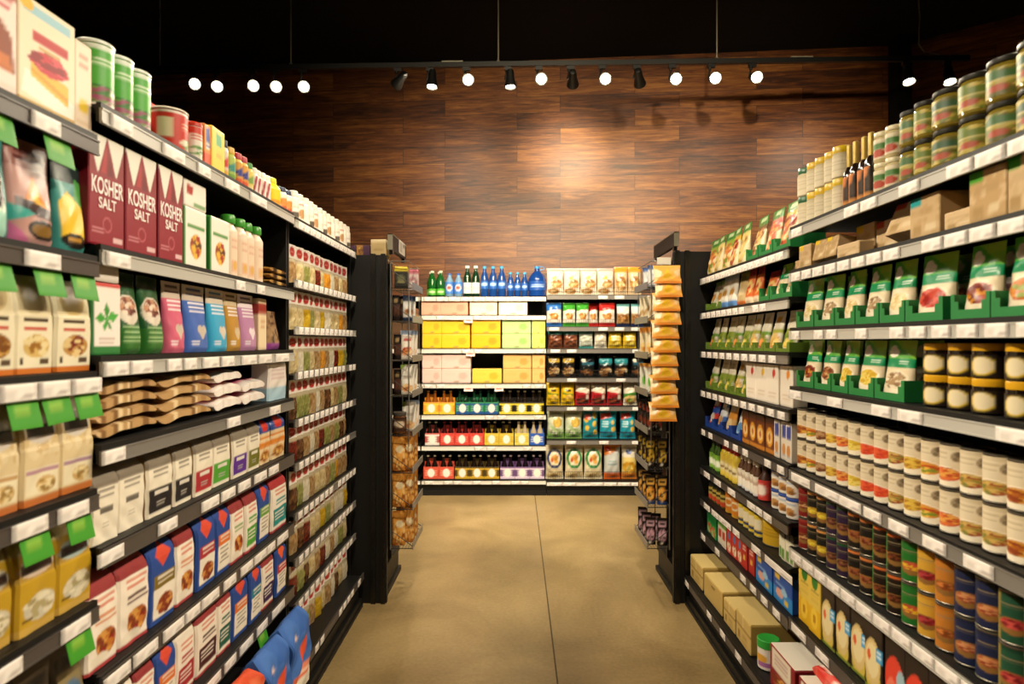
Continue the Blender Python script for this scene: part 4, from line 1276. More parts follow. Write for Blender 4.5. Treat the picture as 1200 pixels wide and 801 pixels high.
pine = box('juice_carton', 'carton', 'yellow juice carton with pineapple print', .085, .07, .235, a_pine, '#d9b640', None, 18, 34)
pear = box('juice_carton', 'carton', 'dark juice carton with big pear and blue badge', .085, .07, .235, a_pear, '#2a1f18', None, 22, 36)
redj = box('juice_carton', 'carton', 'dark juice carton with red fruit print', .085, .07, .235, a_redjuice, '#2a1f18', None, 20, 34)
run('R', 'juice carton shelf', .4465, [(pine, 2, 934, 961, {'twist': 1}), (pear, 4, 961.5, 1033, {'twist': 2}), (redj, 6, 1034, 1240, {'twist': 2})], FR)


def a_redcarton(c):
    c.fill('#8a1f26'); c.rect(.1, .5, .85, .95, '#e6dac6'); c.bars(.2, .6, .75, .85, '#c9a8a0', 3, 1); c.food(.5, .25, .4, .18, ['#a8502c', '#d9a04a', '#7a2c1a'], 24, .25, 2)


def topmix(c):
    pass


redc = box('food_carton', 'box', 'crimson and white food carton lying on the bottom shelf', .16, .2, .16, a_redcarton, '#7a1a20', '#e8dfd0', 20, 22)
yelc = box('food_carton', 'box', 'yellow food carton with white panel', .16, .2, .15, lambda c: (c.fill('#e0c43a'), c.rect(.2, .35, .8, .9, '#ece4cc'), c.bars(.25, .5, .75, .8, '#c9b27a', 3, 1)), '#d4b42c', '#ece4cc', 18, 20)
gcap = tub('snack_jar', 'jar', 'white jar with bright green lid and purple mark', .031, .12, '#ece4da', '#2fa03c', lambda c: (c.fill('#eae0d4'), c.ell(.5, .5, .24, .2, '#e2a83a'), c.rect(.4, .1, .9, .35, '#a86aa8')), .032, 16, 22)
redpack = pouch('snack_packet', 'packet', 'crumpled red and white packet on top of the cartons', .13, .05, .1, lambda c: (c.fill('#e2574a'), c.grain(['#f0c9b8', '#d83a30', '#f2e2d6'], 40, .14, 3)), 'lying', nu=14, nv=14, cr=.01)
XBR = .985
run('R', 'bottom shelf', .1725, [(gcap, 1, 884, 899), (redc, 1, 900, 932), (redc, 1, 933, 972), (yelc, 1, 973, 1040), (redc, 1, 1041, 1125)], XBR)
run('R', 'bottom shelf', .1725 + .1645, [(redpack, 1, 935, 962, {'back': .05})], XBR)


# ---- far right bay
def a_foodpack(top, mid, foodc, k, bg='#d9c9a2'):
    def f(c):
        c.fill(bg); c.rect(0, .78, 1, 1, top); c.bars(.25, .84, .85, .95, '#c2d8a8', 1, k, .5); c.rect(0, .66, 1, .78, mid); c.food(.5, .56, .45, .14, foodc, 20, .25, k); c.food(.5, .24, .42, .2, foodc[::-1] + ['#e6cf9a'], 24, .25, k + 1)
    return f


FC = [['#a8442a', '#c97a3a', '#6a8a34', '#d9b25a'], ['#b85a34', '#d89a54', '#8a2c1a'], ['#7a3a24', '#a86a44', '#d4b26a'], ['#c9a04a', '#d9c27a', '#8a6a34'], ['#a8322a', '#cf5a3a', '#e0a05a']]
fp = [pouch('meal_pouch', 'pouch', d, .105, .04, .195, a_foodpack('#3a7a2e', m, FC[k], k), nu=16, nv=24, seed=k) for k, (d, m) in enumerate([('green topped meal pouch with stew print', '#8aa03a'), ('green topped meal pouch with noodle print', '#c9a23a'), ('green topped meal pouch with meat print', '#6a4a24'), ('green topped meal pouch with grain print', '#d9c27a'), ('green topped meal pouch with red sauce print', '#b8402c')])]
p1 = [(823, 830), (830.5, 838), (838.5, 848), (848.5, 858), (858.5, 870)]
run('R', 'top pouch shelf', 1.8715, [([fp[0], fp[3], fp[0], fp[1], fp[3]], 5, 826.5, 872, {'lean': 6, 'twist': 7})], FR)
trayed('top pouch shelf', 1.8715, [(873, 887), (888, 904), (905, 925)], [fp[2], fp[4], fp[1]], gtray_low, sz=1, deep=1)
whiteblue = pouch('rice_pouch', 'pouch', 'white pouch with blue foot', .1, .04, .165, lambda c: (c.fill('#e6e0d4'), c.rect(0, 0, 1, .2, '#5a8ac4'), c.rect(0, .8, 1, 1, '#b4c8dc'), c.food(.5, .45, .3, .12, ['#d9b27a', '#b8863a'], 12, .3)), nu=12, nv=18)
creamg = pouch('rice_pouch', 'pouch', 'cream pouch with green top and red print', .085, .04, .16, lambda c: (c.fill('#e4dcc0'), c.rect(0, .85, 1, 1, '#7a9a4a'), c.food(.5, .4, .35, .14, ['#b8402c', '#d9a04a'], 14, .3)), nu=12, nv=18)
kolive = pouch('rice_pouch', 'pouch', 'kraft pouch with olive top', .1, .04, .16, lambda c: (c.fill('#c2a878'), c.rect(0, .7, 1, 1, '#7a7a3a'), c.rect(.2, .3, .8, .5, '#d9c49a'), c.rect(0, 0, 1, .1, '#c9682c')), nu=12, nv=18)
ored = pouch('rice_pouch', 'pouch', 'orange and red rice pouch', .1, .04, .165, lambda c: (c.fill('#c9622c'), c.rect(0, .75, 1, 1, '#8f2a20'), c.food(.5, .45, .4, .2, ['#e0a04a', '#b8402c', '#e6c87a'], 24, .25), c.rect(0, 0, 1, .16, '#e4cfb0')), nu=12, nv=18)
trayed('second pouch shelf', 1.6765, [(826, 833), (833.5, 841)], [creamg, creamg], otray, sz=.95, deep=1)
run('R', 'second pouch shelf', 1.6765, [(whiteblue, 2, 841, 859, {'lean': 4}), (kolive, 1, 860, 870, {'lean': 4}), (ored, 2, 871, 887, {'lean': 5})], FR)
trayed('second pouch shelf', 1.6765, [(888, 900), (901, 914), (915, 926)], [ored, mixes[2], mixes[4]], gtray_low, sz=.76, deep=1)
wp = [pouch('herb_mix_pouch', 'pouch', d, .095, .04, .172, f, nu=14, nv=22, seed=i) for i, (d, f) in enumerate([
    ('white and green pouch with yellow peppers', lambda c: (c.fill('#e6dfc8'), c.rect(0, .3, 1, .52, '#8aa03a'), c.food(.5, .2, .45, .18, ['#d9b23a', '#e6cf6a', '#6a8a2c'], 20, .28), c.bars(.2, .7, .8, .85, '#c9b98a', 2))),
    ('white and green pouch with red vegetables', lambda c: (c.fill('#e9e2ce'), c.rect(0, .36, 1, .5, '#6a9a34'), c.food(.5, .2, .45, .2, ['#b8522c', '#d98a4a', '#7a8a34'], 20, .28), c.rect(.3, .7, .7, .9, '#d4c08a'))),
    ('white and green pouch with orange noodles', lambda c: (c.fill('#e9e2ce'), c.rect(0, .42, 1, .54, '#a8b04a'), c.food(.5, .22, .45, .2, ['#d98a2c', '#c9a24a', '#e6c47a'], 20, .28), c.rect(.3, .7, .8, .85, '#d9a03a')))])]
trayed('white pouch shelf', 1.4595, [(826, 834), (834.5, 842), (842.5, 852), (852.5, 861), (861.5, 871), (871.5, 881), (881.5, 893), (893.5, 907), (907.5, 924)], [wp[1], wp[0], wp[0], wp[1], wp[0], wp[2], wp[1], wp[2], wp[0]], otray, sz=.95, deep=1)
trayed('pepper box shelf', 1.2395, [(826, 834), (834.5, 843), (843.5, 853), (853.5, 862), (862.5, 872)], [wp[1], wp[0], wp[0], wp[2], wp[0]], otray, sz=.95, deep=1)
pep = [box('pepper_box', 'box', f'white box with {n} pepper picture', .1, .06, .165, (lambda col: (lambda c: (c.fill('#eadfd0'), c.ell(.66, .8, .13, .1, col), c.ell(.62, .74, .1, .07, col), c.rect(.66, .88, .7, .95, '#4a7a2c'), c.bars(.15, .1, .85, .3, '#d9c6b2', 2, 2, .4))))(col), '#e2d6c4', None, 18, 24) for n, col in (('red', '#c8322a'), ('yellow', '#dfae1e'), ('orange', '#e08a24'))]
run('R', 'pepper box shelf', 1.2395, [([pep[0], pep[1], pep[0], pep[2]], 4, 873, 927, {'twist': .5})], FR)


def a_snackbag(a, b, d):
    return lambda c: (c.fill(a), c.poly([(0, .3), (1, .5), (1, .8), (0, .6)], b), c.ell(.5, .3, .3, .18, d), c.rect(0, 0, 1, .1, '#1d3f8f'), c.rect(.1, .75, .8, .9, '#e8e0d4'))


sb = [pouch('snack_bag', 'bag', d, .1, .045, .16, a_snackbag(*c), nu=14, nv=20, seed=i) for i, (d, c) in enumerate([('red and blue snack bag', ('#c8342c', '#2a4a9a', '#e8dcc8')), ('blue and white snack bag', ('#3a6ab4', '#dfe4ea', '#d9a25a')), ('tan and orange snack bag', ('#cba468', '#d9923a', '#e9d3a0')), ('pale blue and white snack bag', ('#a9cbe4', '#e9ecee', '#5a94cc'))])]
trayed('cracker shelf', 1.0235, [(826, 834), (834.5, 843), (843.5, 854), (854.5, 867)], [sb[0], sb[1], sb[2], sb[3]], btray, sz=.95, deep=1)
bro = box('cracker_carton', 'box', 'brown carton with orange ring picture', .1, .06, .155, lambda c: (c.fill('#6a3214'), c.rect(0, .82, 1, 1, '#3c1c0c'), c.ell(.5, .45, .4, .26, '#e09a2c'), c.ell(.5, .45, .26, .17, '#e6cf94'), c.ell(.5, .45, .14, .1, '#b85a1e'), c.rect(0, 0, 1, .12, '#c9802c')), '#57290f', None, 16, 22)
whb = box('cracker_carton', 'box', 'white carton with blue badge and biscuit', .075, .06, .155, lambda c: (c.fill('#ddd2c2'), c.poly([(.2, .6), (.9, .6), (.9, .95), (.2, .9)], '#3a4a9a'), c.ell(.5, .28, .32, .16, '#c98a4a'), c.bars(.15, .06, .9, .16, '#a9b4c4', 1)), '#c4bcb0', None, 16, 22)
run('R', 'cracker shelf', 1.0235, [(bro, 4, 868, 905), (whb, 3, 906, 927.5, {'fit': .86, 'twist': .3})], FR)
gbot = bottle('sauce_bottle', 'green labelled sauce bottle with dark neck', .03, .165, [(.95, 0), (1, .02), (1, .58), (.5, .74), (.42, .85)], (.84, 1, .5), '#3a5a22', lambda c: (c.fill('#7aa83c'), c.rect(.15, .2, .85, .6, '#e4ead0')), (.06, .56), '#1a2416', 'jarglass')
ybot = bottle('sauce_bottle', 'yellow squeeze bottle with red cap', .03, .165, [(.92, 0), (1, .03), (1, .7), (.62, .84)], (.83, 1, .66), '#d9bc34', lambda c: (c.fill('#dcc04a'), c.rect(.2, .2, .8, .7, '#e8dcae'), c.rect(.3, .3, .7, .5, '#7a5a1e')), (.05, .68), '#c4302a', 'plastic')
wbot = bottle('sauce_bottle', 'white labelled bottle with brown neck', .028, .155, [(.92, 0), (1, .03), (1, .62), (.5, .78), (.44, .88)], (.87, 1, .52), '#5a3a26', lambda c: (c.fill('#ece4d6'), c.bars(.2, .5, .8, .8, '#b8a088', 2), c.rect(0, 0, 1, .1, '#a8b8c8')), (.04, .6), '#e2dacb', 'plastic')
rlab = bottle('sauce_bottle', 'dark bottle with red and white label', .028, .155, [(.92, 0), (1, .03), (1, .62), (.5, .78), (.44, .88)], (.87, 1, .52), '#3a1e16', lambda c: (c.fill('#c83a34'), c.ell(.5, .5, .3, .3, '#ecdcd0')), (.04, .6), '#2a1a16', 'plastic')
bluetub = tub('cream_tub', 'tub', 'white tub with blue rim and cookie print', .037, .083, '#e9e2d6', '#2c4c9c', lambda c: (c.fill('#ebe4d8'), c.ell(.5, .35, .22, .24, '#c08a4a'), c.ell(.6, .25, .14, .14, '#8a5a2c'), c.bars(.2, .7, .8, .88, '#b8c0d0', 1)), .012, 14, 14)
run('R', 'sauce bottle shelf', .7985, [(gbot, 3, 830, 841), (ybot, 4, 842, 862), (wbot, 5, 863, 886), (rlab, 1, 887, 894), (bluetub, 3, 900, 928, {'stack': 2})], FR)
jred = glassjar('condiment_jar', 'small jar with black lid and red band', .032, .095, lambda c: (c.fill('#c9b25a'), c.rect(0, 0, 1, .4, '#c84a2c'), c.rect(0, .6, 1, .8, '#3a3a1c')), '#1d1c14', '#6a5a24')
joran = tub('condiment_tub', 'tub', 'orange tub with pale ring mark', .04, .115, '#d9822c', '#e0a02c', lambda c: (c.fill('#dc8426'), c.ring(.5, .6, .25, .25, '#ecd9b0', .6), c.rect(0, 0, 1, .1, '#c9a02c')), .016, 14, 16)
yback = can('corn_can', 'yellow can with white and navy label', .036, .105, lambda c: (c.fill('#dcc23a'), c.rect(.25, .3, .75, .8, '#ece2c4'), c.poly([(0, .16), (1, .1), (1, .22), (0, .28)], '#2a3a6a')), 12, 14)
ybig = can('corn_can', 'wide golden yellow can', .05, .115, lambda c: (c.fill('#c9a226'), c.bars(.1, .3, .9, .7, '#b08a1c', 3), c.rect(0, .88, 1, 1, '#d9c04a')), 14, 14)
run('R', 'yellow can shelf', .6215, [(jred, 4, 829, 846), (joran, 2, 847, 862), (yback, 4, 863, 888, {'tight': 1}), (ybig, 1, 889, 910)], FR)
leafpk = box('tea_pack', 'box', 'black and white pack with green bars', .05, .06, .12, lambda c: (c.fill('#e2dcc6'), c.rect(0, .7, 1, 1, '#1c1f18'), c.rect(.15, .08, .85, .4, '#5a8a34')), 'edge', None, 10, 16)
run('R', 'yellow can shelf', .6215, [(leafpk, 4, 911, 928)], FR)
gpk = box('biscuit_pack', 'box', 'green biscuit pack with pale foot', .1, .06, .138, lambda c: (c.fill('#2f9a4a'), c.rect(0, .55, 1, 1, '#1c7a3c'), c.food(.5, .25, .4, .2, ['#d9d2a8', '#7ab04a', '#c9623a'], 20, .25)), '#1c7a3c', None, 14, 18)
wgpk = box('biscuit_pack', 'box', 'white and green biscuit pack with red print', .08, .06, .138, lambda c: (c.fill('#e2d6c4'), c.rect(0, .7, 1, 1, '#6aa83c'), c.rect(.2, .3, .8, .6, '#cf4a34')), '#c84434', None, 12, 18)
rpk = box('biscuit_pack', 'box', 'red biscuit pack with pale emblem', .1, .06, .138, lambda c: (c.fill('#cc3428'), c.ell(.5, .65, .25, .14, '#5a7ab4'), c.food(.5, .25, .35, .18, ['#e6c49a', '#c9824a', '#e8dcc8'], 16, .25)), '#a8261e', '#d9503c', 14, 20)
rpk2 = box('biscuit_pack', 'box', 'deep red biscuit pack with yellow mark', .1, .06, .138, lambda c: (c.fill('#b82a24'), c.rect(.3, .3, .7, .5, '#e0b84a'), c.bars(.2, .6, .8, .8, '#e8b8a8', 2)), '#8f1e1a', '#c8402f', 14, 20)
blu = box('pasta_carton', 'box', 'large blue carton with yellow mark and fish', .2, .08, .138, lambda c: (c.fill('#1f4fa8'), c.rect(0, 0, 1, .4, '#2a86d0'), c.rect(.1, .68, .36, .84, '#dfb82c'), c.rect(.6, .1, .8, .24, '#e0bc34'), c.ell(.35, .3, .2, .13, '#e0a89a'), c.ell(.6, .42, .16, .1, '#9cc8e4'), c.bars(.1, .5, .7, .6, '#8ab4e4', 1)), '#1a4492', '#2c5cb4', 26, 22)
run('R', 'biscuit pack shelf', .4315, [(gpk, 2, 827, 839), (wgpk, 2, 840, 850), ([rpk, rpk, rpk, rpk2, rpk2], 5, 851, 882), (blu, 2, 884, 927.5)], FR)
crate = [box('cardboard_case', 'case', d, .2, .2, h, f, '#b0924e', '#d9be7c', 22, 16, 'kraft', .004) for d, h, f in [
    ('light cardboard case with printed band', .125, lambda c: (c.fill('#cbae6a'), c.rect(0, .55, 1, .58, '#8a6c34'), c.rect(.15, .16, .3, .4, '#9a7c40'), c.bars(.45, .12, .8, .42, '#b49656', 3), c.rect(.46, .58, .54, 1, '#dcc488'))),
    ('light cardboard case with dark handle slot', .125, lambda c: (c.fill('#c4a763'), c.rect(.4, .7, .62, .78, '#5a4420'), c.rect(0, .4, 1, .415, '#94763c')))]]
run('R', 'bottom row of cases', .1725, [(crate[0], 1, 808, 822, {'tight': 1}), (crate[1], 1, 823, 846, {'tight': 1, 'sz': .95}), (crate[0], 1, 847, 860, {'tight': 1, 'sz': .92}), (crate[0], 1, 861, 879, {'tight': 1, 'sz': 1.06}),
                                        (crate[0], 1, 809, 828, {'back': .21}), (crate[1], 1, 861, 879, {'back': .21, 'sz': 1.02})], XBR)


# ================================================================== goods: back wall
YF = YB + .022
def bt(name, desc, r, H, glass, cap, lab=None, lr=(.2, .55), m='bottleglass', neck=.42, capr=.46):
    return bottle(name, desc, r, H, [(.9, 0), (1, .03), (.97, .3), (1, .58), (.8, .7), (neck, .84), (neck * .95, .93)], (.92, 1, capr), glass, lab, (lr[0], lr[1], 1.02), cap, m)


w_green = bt('water_bottle', 'green glass water bottle with bright green label', .036, .255, '#1f6a2c', '#d9d6c0', lambda c: (c.fill('#58b03a'), c.rect(.2, .3, .8, .6, '#cfe6b0')), (.06, .3), neck=.4)
w_blab = bt('water_bottle', 'pale blue bottle with red and white round mark', .042, .23, '#8fb8dc', '#2a5cb4', lambda c: (c.fill('#3f7fd0'), c.ell(.5, .5, .24, .3, '#ece4e0'), c.ell(.5, .5, .13, .16, '#c8402c')), (.12, .62), neck=.45)
w_sparkl = bt('water_bottle', 'dark green bottle with white label and foil neck', .04, .305, '#123a22', '#e4e2da', lambda c: (c.fill('#d6e0dc'), c.rect(.2, .3, .8, .6, '#b4c8c4')), (.1, .45), neck=.4, capr=.55)
w_tall = bt('water_bottle', 'tall blue water bottle with light blue cap', .044, .3, '#1f4f9c', '#3aa6dc', lambda c: (c.fill('#2a62b4'), c.ell(.5, .5, .3, .2, '#a4c8e8'), c.rect(0, .85, 1, 1, '#1a3f86')), (.25, .55))
w_small = bt('water_bottle', 'small blue water bottle with light blue cap', .036, .24, '#1f4f9c', '#3aa6dc', lambda c: (c.fill('#285cae'), c.ell(.5, .5, .25, .2, '#a4c8e8')), (.25, .55))
jug_b = bt('water_jug', 'big blue water jug with looped blue cap', .088, .305, '#1a489a', '#2f8fd4', lambda c: (c.fill('#1f4fa0'), c.bars(.25, .3, .75, .6, '#a9c4e8', 2)), (.2, .5), neck=.3, capr=.3)
hnd = bpy.data.meshes.new('handle')
bmh = bmesh.new()
for i in range(14):
    t0, t1 = i / 14 * PI, (i + 1) / 14 * PI
    p, q = Vector((.02 + .045 * math.sin(t0) * 1.2, 0, .285 - .018 * math.cos(t0))), Vector((.02 + .045 * math.sin(t1) * 1.2, 0, .285 - .018 * math.cos(t1)))
    d = q - p
    bmesh.ops.create_cone(bmh, cap_ends=True, segments=6, radius1=.004, radius2=.004, depth=d.length * 1.1, matrix=Matrix.Translation((p + q) / 2) @ d.to_track_quat('Z', 'Y').to_matrix().to_4x4())
bmh.to_mesh(hnd)
bmh.free()
_a = hnd.color_attributes.new('print', 'FLOAT_COLOR', 'CORNER')
_a.data.foreach_set('color', np.tile(np.append(hexc('#2f8fd4'), 1).astype(np.float32), len(hnd.loops)))
setmat(hnd, 'plastic')
jug_b.parts.append(('handle', hnd, 'plastic'))
run('B', 'water bottle shelf', BLZ[0], [(w_green, 2, 501, 521), (w_green, 2, 498, 518, {'back': .09}), (w_blab, 2, 521, 542), (w_sparkl, 2, 542.5, 562), (w_tall, 3, 562.5, 593), (w_small, 3, 594, 619), (jug_b, 1, 619.5, 640, {'nofit': 1})], YF)


def a_case(bg, acc):
    return lambda c: (c.fill(bg), c.rect(0, .9, 1, 1, acc), c.bars(.1, .45, .5, .75, acc, 2, 2, .4), c.ell(.72, .5, .16, .24, acc), c.ell(.5, .08, .1, .06, '#8a7a5a'))


def case(nm, bg, acc, W=.27, H=.14):
    return box('drink_case', 'case', f'{nm} drink case', W, .16, H, a_case(bg, acc), bg, bg, 18, 12)


c_peach, c_cream, c_ivory = case('peach pink', '#e4a88c', '#d89078'), case('cream', '#eedcc4', '#e6c9a6'), case('ivory', '#eee4d0', '#dccdb0')
c_yel, c_amber, c_green, c_lime = case('bright yellow', '#eec01c', '#dea412'), case('amber yellow', '#eab414', '#d8960e'), case('pale green', '#b9d68a', '#94bc64'), case('narrow lime', '#cfd66a', '#a8b84a', .13)
c_pink, c_gold, c_apri, c_aprin = case('pale pink', '#e8c4b8', '#dcaca0'), case('golden', '#e8c64a', '#d8ac2c'), case('apricot', '#e6b46a', '#d89a4a'), case('narrow apricot', '#e8b870', '#cf9240', .13)
run('B', 'pale case shelf', BLZ[1], [(c_peach, 1, 495, 515), (c_peach, 1, 516, 549), (c_cream, 1, 550, 583), (c_ivory, 1, 584, 618.5)], YF)
run('B', 'yellow and green case shelf', BLZ[2], [(c_yel, 1, 496, 516, {'stack': 2}), (c_yel, 1, 517, 551, {'stack': 2}), (c_amber, 1, 552, 587, {'stack': 2}), (c_green, 1, 588, 622.5, {'stack': 2}), (c_lime, 1, 623, 639, {'stack': 2})], YF)
run('B', 'pink and apricot case shelf', BLZ[3], [(c_pink, 1, 496, 516, {'stack': 2}), (c_pink, 1, 517, 552, {'stack': 2}), (c_gold, 1, 553, 588.5), (c_apri, 1, 589, 623, {'stack': 2}), (c_aprin, 1, 623.5, 639, {'stack': 2})], YF)


c_brown = case('dark brown', '#5c3f26', '#3f2a18')
run('B', 'half hidden case column', BLZ[2], [(c_brown, 1, 458, 490, {'stack': 2})], YF)
run('B', 'half hidden case column', BLZ[3], [(c_brown, 1, 458, 490)], YF)


def carrier(nm, a, b, c2):
    """card carrier: a box open at the top with a raised back panel"""
    def art(c):
        c.fill(a); c.rect(0, .2, .16, .75, b); c.rect(.84, .2, 1, .75, b); c.bars(.1, .2, .3, .7, c2, 3, 1, .4); c.bars(.7, .2, .9, .7, c2, 3, 2, .4); c.ell(.5, .5, .24, .36, '#efe8dc'); c.rect(0, .88, 1, 1, b)
    W, D, H = .14, .15, .118
    front = loft('carrier_front', W, .003, H, art, 22, 18, bev=.0006)
    front.transform(Matrix.Translation((0, -D / 2 + .0015, 0)))
    rest = MB()
    rest.box(-W / 2, -D / 2 + .003, 0, W / 2, D / 2, .003)
    rest.box(-W / 2, D / 2 - .003, .003, W / 2, D / 2, H)
    for s in (-1, 1):
        x0, x1 = sorted((s * W / 2, s * (W / 2 - .003)))
        rest.box(x0, -D / 2 + .003, .003, x1, D / 2 - .003, H)
    rest.box(-W / 2 + .003, -.0015, .003, W / 2 - .003, .0015, .12)
    rest.box(-.03, -.0015, .12, .03, .0015, .19)
    rest.box(-W / 2 + .003, -.0015, .12, -.03, .0015, .16).box(.03, -.0015, .12, W / 2 - .003, .0015, .16)
    return Kind('bottle_carrier', 'bottle carrier', f'{nm} bottle carrier with round mark', W, D, .19, [('carrier_front', front, 'card'), ('carrier_body', rest.mesh('carrier_body', b, 0), 'card')])


CR = {k: carrier(n, a, b, c) for k, (n, a, b, c) in dict(
    ora=('orange and yellow', '#eec63a', '#e0902a', '#e4b02c'), blu=('green and blue', '#1f4f8c', '#1f7a4a', '#8ab89a'), blk=('black and yellow striped', '#e2cc3a', '#17150f', '#2a2414'), pwh=('white and maroon striped', '#e6dcd2', '#b8504a', '#7a3a3a'),
    red=('bright red', '#d8483a', '#c83a30', '#e88a7a'), yel=('mustard yellow', '#d9bc44', '#cfae34', '#b8942a'), pal=('pale straw', '#dccb62', '#cfbb4c', '#b8a440'), roy=('royal blue', '#2a5cb8', '#2450a4', '#e4e6ea'),
    red2=('orange red', '#d8583e', '#c84a34', '#f0a890'), oli=('olive gold', '#c9a02c', '#4a3a14', '#3a2c10'), lil=('lilac and white', '#d9c6dc', '#6a4a7a', '#3f2a4a')).items()}


def soda(nm, glass, cap):
    return bottle('soda_bottle', f'{nm} glass soda bottle in a card carrier', .029, .225, [(.92, 0), (1, .03), (1, .55), (.8, .64), (.45, .76), (.4, .95)], (.945, 1, .5), glass, None, (0, 0), cap, 'jarglass')


SO = dict(d=soda('dark brown', '#1c120c', '#c9bfa8'), o=soda('amber', '#8a4a14', '#d9a24a'), g=soda('green', '#123420', '#2a5a44'), r=soda('dark red', '#3c0f10', '#a83a34'), c=soda('clear pale', '#b9a888', '#d9cfc0'), p=soda('dark purple', '#1a1018', '#b8a8b8'))


def carriers(row, z, items):
    for key, bk, n, p0, p1 in items:
        k = CR[key]
        w = (p1 - p0) / n
        for i in range(n):
            a, b = p0 + w * i, p0 + w * (i + 1)
            run('B', row, z, [(k, 1, a, b, {'tight': 1, 'fit': .985, 'twist': 0})], YF)
            run('B', row, z + .004, [(SO[bk], 2, a + w * .06, b - w * .06, {'back': .008, 'tight': 1, 'nofit': 1})], YF)


carriers('upper carrier row', BLZ[4], [('ora', 'o', 2, 496, 533), ('blu', 'g', 3, 533.5, 584.5), ('blk', 'd', 3, 585, 637.5)])
carriers('middle carrier row', BLZ[5], [('pwh', 'd', 1, 498, 515), ('red', 'r', 3, 515.5, 567), ('yel', 'd', 2, 567.5, 602), ('pal', 'c', 1, 603, 620), ('roy', 'c', 1, 620.5, 638)])
carriers('lowest carrier row', .1562, [('red2', 'd', 2, 496, 532), ('oli', 'd', 3, 533, 585), ('lil', 'p', 3, 586, 638)])


def snack(nm, desc, W, H, art, D=.09, seed=1):
    return pouch('snack_bag', 'snack bag', desc, W, D, H, art, 'pillow', nu=22, nv=24, cr=.006, seed=seed)


TAN = ['#b88a4c', '#d9ba84', '#8a5a2a', '#e6cf9e', '#a8743a']
s1 = snack('', 'white snack bag with tan crisps', .165, .265, lambda c: (c.fill('#e9dcc6'), c.rect(0, .88, 1, 1, '#c9a49a'), c.ell(.45, .62, .14, .08, '#b8b24a'), c.food(.6, .4, .36, .16, TAN, 26, .22), c.food(.4, .14, .36, .1, TAN, 20, .22)))
s2 = snack('', 'tan snack bag with orange top', .145, .28, lambda c: (c.fill('#dcc09a'), c.rect(0, .8, 1, 1, '#e0922c'), c.food(.5, .4, .4, .26, TAN, 30, .2)), seed=2)
def twotone(col, lo=None):
    return lambda c: (c.fill('#e6dccc'), c.rect(0, .72, 1, 1, col), c.poly([(0, .64), (1, .76), (1, .8), (0, .74)], col), c.rect(0, 0, 1, .16, lo or col), c.food(.5, .44, .3, .15, ['#c98a44', '#d9a662', '#a86a2c'], 22, .24))
s3 = [snack('', f'white snack bag with {n} top and foot', .145, .235, twotone(c), seed=i) for i, (n, c) in enumerate([('blue', '#2a6ab8'), ('green', '#3f9a2e'), ('red', '#c42a26')])]
s3w = snack('', 'white and teal bag with brown crackers', .135, .225, lambda c: (c.fill('#b08a58'), c.rect(0, .55, 1, 1, '#dfe2dc'), c.rect(0, .86, 1, 1, '#6ab0b4'), c.food(.5, .36, .4, .18, ['#a8743c', '#c9965a', '#7a4c20'], 24, .22), c.rect(0, 0, 1, .12, '#1d2c5a')))
s4 = [snack('', d, .145, .175, f, .08, i) for i, (d, f) in enumerate([
    ('brown nut bag with teal top', lambda c: (c.fill('#6a3a24'), c.rect(0, .78, 1, 1, '#3a9a94'), c.food(.5, .4, .5, .36, ['#7a442a', '#94583a', '#5a2c18'], 40, .16))),
    ('white snack bag with teal foot', lambda c: (c.fill('#cfd4c4'), c.rect(0, 0, 1, .14, '#4aa8a4'), c.rect(0, .8, 1, 1, '#7ac0b8'), c.bars(.15, .3, .85, .7, '#a9aa98', 4, 2, .5))),
    ('white crinkled snack bag', lambda c: (c.fill('#dcd6c2'), c.bars(.2, .3, .9, .7, '#b8a88a', 4, 3, .4), c.poly([(.6, .8), (1, .9), (1, 1), (.5, 1)], '#c9c0aa'))),
    ('yellow snack bag with pale middle', lambda c: (c.fill('#d9b424'), c.bars(.15, .4, .85, .7, '#ecdca0', 2, 2), c.food(.5, .25, .4, .12, ['#c99a1c', '#e4cc5a'], 12, .3)))])]
s5 = [snack('', d, .14, .21, f, .08, i) for i, (d, f) in enumerate([
    ('black nut bag with yellow band', lambda c: (c.fill('#1a1712'), c.rect(.1, .68, .9, .9, '#b8942c'), c.bars(.2, .72, .8, .84, '#3a3014', 1), c.food(.5, .3, .45, .26, ['#2a2018', '#b8905a', '#8a5a34', '#d4b88a'], 24, .2))),
    ('black nut bag with dark teal band', lambda c: (c.fill('#15191a'), c.rect(.15, .55, 1, .7, '#2a5a6a'), c.ell(.25, .78, .14, .1, '#d4ccb8'), c.food(.5, .2, .42, .16, ['#2a2018', '#a87a4c', '#7a4a2c'], 16, .22))),
    ('black nut bag with bright teal top', lambda c: (c.fill('#16191a'), c.rect(.05, .66, .95, .88, '#2a8a94'), c.rect(.1, .56, .9, .64, '#3f6a6c'), c.food(.5, .28, .45, .24, ['#2a2018', '#c09a6a', '#8a5a34', '#e0d0b0'], 22, .2)))])]
